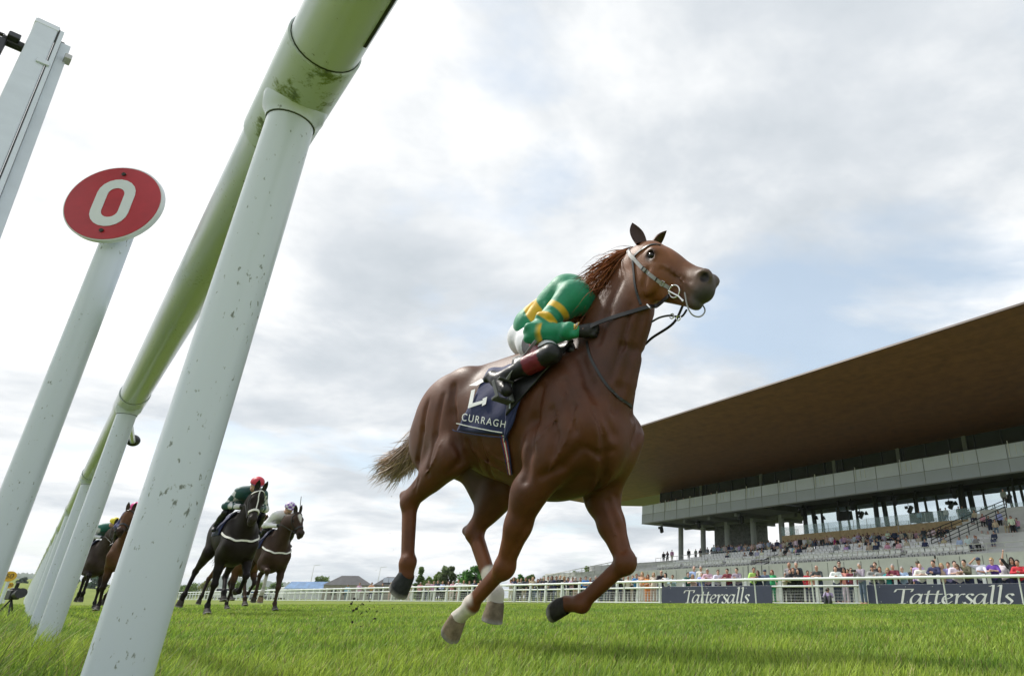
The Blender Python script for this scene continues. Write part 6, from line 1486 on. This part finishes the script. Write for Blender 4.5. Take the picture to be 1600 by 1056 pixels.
def main_tack_and_rider():
    f = HF_; loc, rz = HO, -TH
    sd = empty('saddle', 'black racing saddle with navy cloth on the chestnut horse', 'saddle', loc, rz)
    NV = mat('navy_cloth', (0.009, 0.016, 0.085), rough=0.75, var=0.15, vscale=9, bump=0.5, bscale=12, sheen=0.1)
    patch('saddle_cloth', f, [(766, 580), (806, 572), (797, 680), (717, 672)], 26, 26, 0.016, NV, sd, 0.006, 0.006)
    patch('saddle_flap', f, [(806, 566), (902, 536), (822, 622), (797, 650)], 18, 18, 0.030, LEATHER, sd, 0.012)
    patch('cloth_front', f, [(796, 640), (822, 612), (806, 662), (792, 690)], 10, 10, 0.024, NV, sd, 0.006, 0.004)
    PIP = mat('white_piping', (0.55, 0.62, 0.74), rough=0.6)
    strap('piping', f, [(804, 640), (806, 612), (808, 590)], 0.006, 0.004, PIP, sd, 0.040)
    sf = Field(); sf.cone((-0.42, 0, 1.655), (-0.30, 0, 1.685), 0.070, 0.075, 0.05); sf.cone((-0.30, 0, 1.685), (0.06, 0, 1.715), 0.075, 0.065, 0.05); sf.cone((-0.1, -0.06, 1.68), (0.02, -0.13, 1.56), 0.05, 0.03, 0.04); sf.cone((-0.1, 0.06, 1.68), (0.02, 0.13, 1.56), 0.05, 0.03, 0.04)
    V, F_ = sf.mesh(0.012); link_mesh('seat', V, F_, LEATHER, sd)
    # lettering and emblem on the cloth
    def q2(a, b): tl, tr, br, bl = A(729, 645), A(796, 657), A(794, 668), A(727, 657); return (tl*(1-a)+tr*a)*(1-b)+(bl*(1-a)+br*a)*b
    me = text_mesh('CURRAGH', 1.0, 0.0, 0, 1.25); xs = [v.co.x for v in me.vertices]; ys = [v.co.y for v in me.vertices]; x0, x1, y0, y1 = min(xs), max(xs), min(ys), max(ys)
    bm = bmesh.new(); bm.from_mesh(me); bmesh.ops.triangulate(bm, faces=bm.faces); bm.to_mesh(me); bm.free()
    for v in me.vertices:
        px_ = q2((v.co.x-x0)/(x1-x0), 1-(v.co.y-y0)/(y1-y0)*0.92); P, g = main_hit(f, px_[0], px_[1], 0.0265); v.co = Vector(P)
    me.materials.clear(); me.materials.append(LETW); o = bpy.data.objects.new('lettering', me); COL.objects.link(o); o.parent = sd
    def poly(pts):
        k = [main_hit(f, u, v, 0.0275)[0] for u, v in pts]; m_.add(k, [tuple(range(len(k)))])
    m_ = MB()
    poly([(742, 613), (748, 611), (743, 637), (737, 639)]); poly([(739, 633), (762, 627), (760, 632), (738, 639)]); poly([(760, 625), (767, 622), (765, 633), (759, 636)]); poly([(738, 606), (757, 596), (763, 599), (750, 606)])
    m_.obj('emblem', LETW, sd)
    strap('trim_line', f, [(720, 661), (745, 667), (770, 672), (790, 675)], 0.005, 0.003, LETW, sd, 0.027)
    strap('trim_line', f, [(716, 671), (745, 677), (775, 681), (792, 682)], 0.006, 0.004, NV, sd, 0.026)
    for i, cl in enumerate(('navy_cloth', 'girth_red', 'white_webbing', 'girth_red', 'navy_cloth')):
        mm = MATS.get(cl) or mat('girth_red', (0.35, 0.03, 0.05), rough=0.7); dx = (i-2)*2.3
        strap('girth', f, [(786+dx, 664), (790+dx*0.9, 690), (795+dx*0.7, 716), (799+dx*0.5, 740)], 0.0095, 0.005, mm, sd, 0.008)
    # jockey
    K = dict(pelvis=L(829, 529, 0.0), chest=L(893, 462, 0.0), head=L(942, 444, 0.17), face=(0.9, 0.1, 0.1))
    K['shR'] = L(892, 462, -.15); K['shL'] = K['shR']*A(1, -1, 1)+A(0.02, 0, 0); K['elR'] = L(838, 520, -.29); K['elL'] = K['elR']*A(1, -1, 1); K['haR'] = L(914, 517, -.17); K['haL'] = K['haR']*A(1, -0.9, 1)
    K['hipR'] = L(836, 536, -.11); K['hipL'] = K['hipR']*A(1, -1, 1); K['knR'] = L(862, 553, -.29); K['knL'] = K['knR']*A(1, -1, 1); K['anR'] = L(779, 593, -.345); K['anL'] = K['anR']*A(1, -1, 1); K['toR'] = L(786, 626, -.37)
    K['toR'] = K['anR']+A(0.10, -0.02, -0.085); K['toL'] = K['toR']*A(1, -1, 1)
    st = dict(body=(0.0, 0.235, 0.115), col2=(0.72, 0.44, 0.015), pattern='hoops', cap=(0.62, 0.63, 0.65), boot_top=(0.17, 0.015, 0.03), bootcover=0.92, breeches=(0.66, 0.67, 0.72))
    jk = jockey('jockey in green silks with yellow hoops crouched on the leading chestnut horse', loc, rz, K, st, 0.0095, 'jockeys')
    # glove badge
    b = K['haR']-(K['haR']-K['elR'])/np.linalg.norm(K['haR']-K['elR'])*0.035; m = MB(); n_ = Vector((0.10, -0.95, 0.25)).normalized(); uu = Vector((0.55, 0.2, 0.6)).normalized(); uu = (uu-n_*uu.dot(n_)).normalized(); vv = n_.cross(uu)
    for sz, dd, mt, nm in ((0.036, 0.040, GOLD, 'badge'), (0.030, 0.042, BLACK, 'badge_field')):
        m = MB(); ring_prism(m, [(sz, 0), (0, sz*0.62), (-sz, 0), (0, -sz*0.62)], 0.003, Vector(b)+n_*dd, uu, vv, n_); m.obj(nm, mt, jk)
    m = MB(); m.ball(Vector(b)+n_*0.046, (0.012, 0.004, 0.014), 8, 6); m.obj('badge_crest', GOLD, jk)
    w_ = empty('riding_whip', 'thin black whip held by the jockey in green behind the mane', 'whip', loc, rz); m = MB(); q = K['haL']
    m.tube([tuple(q+A(-0.05, 0, -0.12)), tuple(q+A(0.03, 0.02, 0.15)), tuple(L(931, 411, 0.12))], [0.008, 0.006, 0.004], 6); m.obj('shaft', LEATHER, w_)
    # stirrup and leather
    an = K['toR']; m = MB(); M = Matrix.Rotation(-0.45, 3, 'Y')
    m.box(tuple(an+A(-0.035, 0, -0.048)), (0.035, 0.115, 0.014), M=M); m.box(tuple(an+A(-0.03, -0.055, 0.0)), (0.020, 0.010, 0.11), M=M); m.box(tuple(an+A(-0.03, 0.055, 0.0)), (0.020, 0.010, 0.11), M=M); m.box(tuple(an+A(-0.02, 0, 0.060)), (0.022, 0.10, 0.010), M=M); m.obj('stirrup', mat('stirrup_alloy', (0.10, 0.105, 0.10), rough=0.45, metal=0.3), sd, bevel=0.003)
    m = MB(); m.beam(tuple(an+A(-0.015, 0.0, 0.06)), tuple(an+A(0.14, 0.04, 0.27)), 0.022, 0.004); m.obj('stirrup_leather', mat('grey_leather', (0.30, 0.31, 0.32), rough=0.5), sd)
    # bridle
    br = empty('bridle', 'black and silver bridle with loose rings on the chestnut head', 'bridle', loc, rz); SIL = mat('silver_strap', (0.30, 0.30, 0.31), rough=0.45, var=0.2, vscale=30)
    strap('cheekpiece', f, [(990, 403), (1001, 416), (1018, 431), (1033, 442), (1046, 450)], 0.020, 0.006, SIL, br)
    strap('browband', f, [(990, 402), (998, 394), (1007, 388), (1020, 383), (1032, 384)], 0.014, 0.005, LEATHER, br)
    strap('throatlash', f, [(989, 405), (991, 430), (995, 456), (1001, 476)], 0.013, 0.005, LEATHER, br)
    strap('headpiece', f, [(991, 405), (984, 397), (982, 390)], 0.022, 0.006, SIL, br)
    for u, v in ((1005, 420), (1009, 424), (1026, 437)):
        strap('keeper', f, [(u-1.8, v+2.8), (u, v), (u+1.8, v-2.8)], 0.006, 0.009, LEATHER, br, 0.006, 2)
    m = MB(); P, g = main_hit(f, 1036, 443, 0.008); g = Vector(g); a1 = Vector((0.7, 0, -0.7)); a1 = (a1-g*a1.dot(g)).normalized(); b1 = g.cross(a1)
    m.tube([Vector(P)+a1*x+b1*y for x, y in ((-.009, -.014), (.009, -.014), (.009, .014), (-.009, .014), (-.009, -.014))], 0.0025, 6); m.obj('buckle', STEEL, br)
    for s in (-1, 1):
        P, g = main_hit(f, 1056, 456, 0.014)
        if s == 1: P = P*A(1, -1, 1); g = g*A(1, -1, 1)
        g = Vector(g); a1 = Vector((0.6, 0, -0.8)); a1 = (a1-g*a1.dot(g)).normalized(); b1 = g.cross(a1); pts = [Vector(P)+(a1*math.cos(t)+b1*math.sin(t))*0.034 for t in np.linspace(0, 6.2832, 22)]
        m = MB(); m.tube(pts, 0.0048, 8); m.obj('bit_ring', STEEL, br, smooth=True)
        m = MB(); m.tube([Vector(P)+b1*0.02*s-a1*0.03+g*0.004, Vector(P)+a1*0.045+g*0.006, Vector(P)+a1*0.088+g*0.008], [0.006, 0.006, 0.0075], 8); m.obj('bit_cheek', STEEL, br, smooth=True)
        RP0 = P
        h = K['haR'] if s < 0 else K['haL']
        if s < 0: pth = [P+A(-0.03, -0.008, -0.02), main_hit(f, 1030, 470, 0.03)[0], main_hit(f, 1011, 481, 0.022)[0], main_hit(f, 985, 490, 0.016)[0], main_hit(f, 955, 499, 0.014)[0], h+A(0.06, -0.01, 0.015), h+A(0.0, 0, 0.0)]
        else: pth = [P+A(-0.02, 0.01, -0.03), L(1052, 505, 0.09), L(1020, 527, 0.13), A(0.3, 0.15, 1.62), h+A(0.05, 0, 0), h]
        pc = catmull(pth, 8); vs = []; fs = []
        for i, p in enumerate(pc):
            t = pc[min(i+1, len(pc)-1)]-pc[max(i-1, 0)]; t = t/np.linalg.norm(t); nn = A(0.15, -0.98 if s < 0 else 0.98, 0.1); nn = nn-t*(nn@t); nn /= np.linalg.norm(nn); bb = np.cross(t, nn)
            for x, y in ((-1, -1), (1, -1), (1, 1), (-1, 1)): vs.append(p+bb*x*(0.012 if s < 0 else 0.007)+nn*y*0.003)
        fs = [(i*4+q, i*4+(q+1) % 4, (i+1)*4+(q+1) % 4, (i+1)*4+q) for i in range(len(pc)-1) for q in range(4)]; link_mesh('rein', vs, fs, LEATHER, br, smooth=False)
    m = MB(); m.tube(catmull([L(1070, 457, -.055), L(1074, 478, -.05), L(1081, 491, -.03), L(1091, 495, 0), L(1099, 491, .03), L(1101, 482, .05), L(1090, 466, .06)], 6), 0.0042, 8); m.obj('lip_cord', SIL, br, smooth=True)
    m = MB(); m.tube(catmull([L(1018, 503, -.03), L(1031, 496, -.01), L(1047, 493, 0), L(1064, 495, .03), L(1073, 484, .05)], 6), 0.006, 8); m.obj('chin_strap', LEATHER, br, smooth=True)
    for u, v in ((1050, 494), (1060, 497)): m = MB(); m.tube([L(u, v, 0)+A(0.014*math.cos(t), 0, 0.014*math.sin(t)) for t in np.linspace(0, 6.28, 14)], 0.003, 6); m.obj('strap_ring', STEEL, br)
    strap('neck_strap', f, [(917, 534), (922, 556), (934, 580), (950, 604), (968, 622), (986, 636)], 0.014, 0.005, LEATHER, br)
    strap('keeper', f, [(1008, 478), (1013, 485)], 0.008, 0.010, STEEL, br, 0.026, 3)
main_tack_and_rider()

# the chasing field
def pose(kind):
    J = dict(poll=A(0.56, 0, 2.02), nose=A(0.90, 0, 1.53), neck=A(0.33, 0, 1.76), neck_r=0.20, crest=A(0.20, 0, 1.90))
    if kind == 1:
        J['RF'] = [A(-0.02, -.19, .88), A(0.0, -.19, .48), A(-0.10, -.19, .17), A(-0.05, -.19, .09)]; J['LF'] = [A(0.0, .19, .88), A(0.26, .17, .62), A(0.06, .17, .38), A(-0.04, .17, .40)]
        J['RH'] = [A(-0.85, -.22, 1.02), A(-1.20, -.27, .72), A(-1.10, -.36, .34), A(-1.12, -.38, .23)]; J['LH'] = [A(-0.80, .19, 1.0), A(-1.02, .16, .64), A(-0.76, .14, .38), A(-0.70, .14, .28)]
    else:
        J['RF'] = [A(0.0, -.19, .90), A(0.32, -.17, .80), A(0.30, -.17, .40), A(0.27, -.17, .29)]; J['LF'] = [A(-0.02, .19, .86), A(0.10, .17, .48), A(0.10, .17, .18), A(0.16, .17, .09)]
        J['RH'] = [A(-0.85, -.19, 1.0), A(-1.05, -.17, .62), A(-0.80, -.15, .28), A(-0.74, -.15, .18)]; J['LH'] = [A(-0.9, .19, 1.02), A(-1.25, .17, .75), A(-1.22, .16, .40), A(-1.26, .16, .29)]
    for k in ('RF', 'LF'): J[k+'fw'] = A(1, 0, 0.2)
    J['RHhd'] = None
    for k in ('RF', 'LF', 'RH', 'LH'): J.pop(k+'hd', None); J[k+'toe'] = A(1, 0, -0.2)
    if kind == 1: J['LFtoe'] = A(0.1, 0, -1)
    return J
def tack(f, loc, rz, label, nose_white=False, breast=False):
    b = empty('bridle', label, 'bridle', loc, rz); H, hx, hb, hy, sc = f.HF; mm = LEATHER if not nose_white else WEBW
    for s in (-1, 1):
        band('cheekpiece', f, [H(0.06, -0.02, 0.09*s), H(0.22, -0.10, 0.10*s), H(0.46, -0.11, 0.07*s)], 0.02, 0.008, LEATHER, b, 0.005)
        band('rein', f, [H(0.47, -0.12, 0.07*s), A(0.45, 0.14*s, 1.72), A(0.17, 0.11*s, 1.73)], 0.016, 0.008, LEATHER, b, 0.02, 6, False)
    band('noseband', f, [H(0.40, -0.16, -0.06), H(0.40, -0.06, -0.08), H(0.40, 0.05, 0), H(0.40, -0.06, 0.08), H(0.40, -0.16, 0.06)], 0.035, 0.012, mm, b, 0.006)
    band('browband', f, [H(0.08, -0.03, -0.09), H(0.08, 0.06, -0.03), H(0.08, 0.06, 0.03), H(0.08, -0.03, 0.09)], 0.018, 0.008, mm, b, 0.006)
    if nose_white: band('face_strap', f, [H(0.08, 0.06, 0), H(0.22, 0.06, 0), H(0.40, 0.05, 0)], 0.014, 0.008, mm, b, 0.006)
    if breast: band('breast_girth', f, [A(-0.05, -0.28, 1.30), A(0.20, -0.24, 1.22), A(0.38, -0.10, 1.17), A(0.40, 0, 1.16), A(0.38, 0.10, 1.17), A(0.20, 0.24, 1.22), A(-0.05, 0.28, 1.30)], 0.03, 0.012, WEBW, b, 0.012)
    s_ = empty('saddle', label.replace('bridle', 'saddle and cloth'), 'saddle', loc, rz)
    for s in (-1, 1):
        vs = []; nu, nv = 8, 8
        g = np.array([[A(-0.62+0.45*i/nu, 0.05*s+0.24*s*j/nv, 1.72-0.45*(j/nv)**1.5) for i in range(nu+1)] for j in range(nv+1)]).reshape(-1, 3); P, G = f.snap(g, 0.014)
        fs = [(j*(nu+1)+i, j*(nu+1)+i+1, (j+1)*(nu+1)+i+1, (j+1)*(nu+1)+i) for j in range(nv) for i in range(nu)]; o = link_mesh('saddle_cloth', P, fs, MATS['navy_cloth'], s_); md = o.modifiers.new('thick', 'SOLIDIFY'); md.thickness = 0.008
        band('stirrup_leather', f, [A(-0.25, 0.2*s, 1.68), A(-0.27, 0.30*s, 1.52), A(-0.30, 0.33*s, 1.36)], 0.02, 0.006, LEATHER, s_, 0.02, 5, False)
    return b
BLACKC = dict(body=A(0.016, 0.012, 0.010), muzzle=A(0.035, 0.028, 0.025), mane=A(0.008, 0.007, 0.007), tail=A(0.010, 0.008, 0.008), leg=A(0.012, 0.010, 0.010))
BROWNC = dict(body=A(0.046, 0.027, 0.019), muzzle=A(0.04, 0.03, 0.025), mane=A(0.03, 0.018, 0.012), tail=A(0.03, 0.02, 0.015))
BAYC = dict(body=A(0.095, 0.045, 0.022), muzzle=A(0.03, 0.02, 0.018), leg=A(0.02, 0.014, 0.012), mane=A(0.012, 0.009, 0.008), tail=A(0.012, 0.01, 0.009))
def field_runner(kind, X, Y, label, c, jl, st, res=0.017, paints=(), head=None, nose_white=False, breast=False, th=34, hoofs=None, jk=None, tl='', nm=130, s=1.0):
    J = pose(kind)
    if head: J.update(head)
    rz = -R(th); hp = at_z(X, Y, 2.15); loc = A(hp[0]-0.27*math.cos(R(th)), hp[1]+0.27*math.sin(R(th)), 0.0)
    r, f, b = build_horse('racehorse', label, loc, rz, J, c, res, paints(J) if callable(paints) else paints, hoofs, 'galloping racehorses', True, nm, coat=COATD)
    tack(f, loc, rz, tl, nose_white, breast)
    K = std_jockey()
    if jk: K.update(jk)
    jockey(jl, loc, rz, K, st, res, 'jockeys'); return J
WH = A(0.6, 0.58, 0.54)
field_runner(1, 403, 752, 'black racehorse galloping head-on with white strap down its face', BLACKC, 'jockey in red cap and dark green silks with checked sleeves on the black horse', dict(body=(0.008, 0.065, 0.060), col2=(0.62, 0.62, 0.66), pattern='checks', cap=(0.50, 0.02, 0.045), cap_rim=(0.16, 0.05, 0.16), white_glove=False), 0.015, nose_white=True, breast=True, tl='white-trimmed bridle of the black horse', th=44, head=dict(poll=A(0.60, -0.02, 1.96), nose=A(0.86, -0.07, 1.42)))
field_runner(2, 454, 790, 'dark brown racehorse with white blaze and white foreleg behind the black horse', BROWNC, 'jockey in white silks and purple checked cap on the brown horse', dict(body=(0.80, 0.80, 0.84), pattern='plain', cap=(0.60, 0.60, 0.64), cap2=(0.16, 0.05, 0.32)), 0.016, breast=True, th=42, tl='black bridle of the brown horse with the blaze',
  head=dict(poll=A(0.62, 0.05, 1.98), nose=A(0.93, 0.14, 1.50)), paints=lambda J: [(J['poll']+(J['nose']-J['poll'])*t_+A(0.062, 0.005, 0.035), r_, WH, 0.4, 0.95) for t_, r_ in ((0.24, 0.060), (0.31, 0.052), (0.38, 0.040), (0.45, 0.034), (0.52, 0.032), (0.59, 0.032), (0.66, 0.034), (0.73, 0.036), (0.80, 0.036))]+[((J['RF'][1]+J['RF'][2])/2, (0.07, 0.07, 0.17), WH*0.8, 0.3, 0.9), (J['RF'][2], 0.09, WH*0.8, 0.3, 0.9)], hoofs=dict(RF=((0.22, 0.16, 0.10), (0.1, 0.08, 0.05))))
hp = at_z(454, 790, 2.24); wh = empty('riding_whip', 'thin whip held upright by the jockey in the purple checked cap', 'whip', (hp[0]-0.22*math.cos(R(42)), hp[1]+0.22*math.sin(R(42)), 0), -R(42)); MB().tube([(0.22, 0.14, 1.75), (0.20, 0.22, 2.15), (0.16, 0.20, 2.48)], [0.012, 0.009, 0.007], 6).obj('shaft', LEATHER, wh)
field_runner(1, 411, 808, 'bay racehorse mostly hidden behind the black and brown horses', BAYC, 'jockey in an orange cap showing between the black and brown horses', dict(body=(0.10, 0.04, 0.20), pattern='plain', cap=(0.70, 0.25, 0.03)), 0.024, tl='bridle of the hidden bay horse', nm=60)
field_runner(2, 180, 813, 'dark bay racehorse seen between the second and nearest rail posts', dict(BLACKC, body=A(0.040, 0.028, 0.022)), 'jockey in a yellow cap and green silks beyond the near rail posts', dict(body=(0.01, 0.13, 0.10), col2=(0.55, 0.58, 0.62), pattern='sleeves', cap=(0.62, 0.52, 0.02)), 0.022, tl='bridle of the dark bay horse beyond the rail posts', nm=80, breast=False)
field_runner(1, 213, 790, 'bay racehorse half hidden behind the nearest rail post', BAYC, 'jockey with a bright pink cap peeking out behind the nearest rail post', dict(body=(0.03, 0.03, 0.16), pattern='plain', cap=(0.62, 0.03, 0.24)), 0.020, th=64, tl='bridle of the bay horse behind the nearest post', nm=80)

# ------------------------------------------------------------------ the air
def haze():
    m = bpy.data.materials.new('haze_air'); m.use_nodes = True; t = m.node_tree; t.nodes.clear()
    v = N(t, 'ShaderNodeVolumePrincipled', Density=0.00011); v.inputs['Color'].default_value = (0.80, 0.88, 0.95, 1); v.inputs['Anisotropy'].default_value = 0.2
    o = N(t, 'ShaderNodeOutputMaterial'); LK(t, v.outputs[0], o.inputs['Volume'])
    h = MB().box((0, 2000, 61), (12200, 10200, 136)).obj('haze', m); tag(h, kind='stuff')
haze()
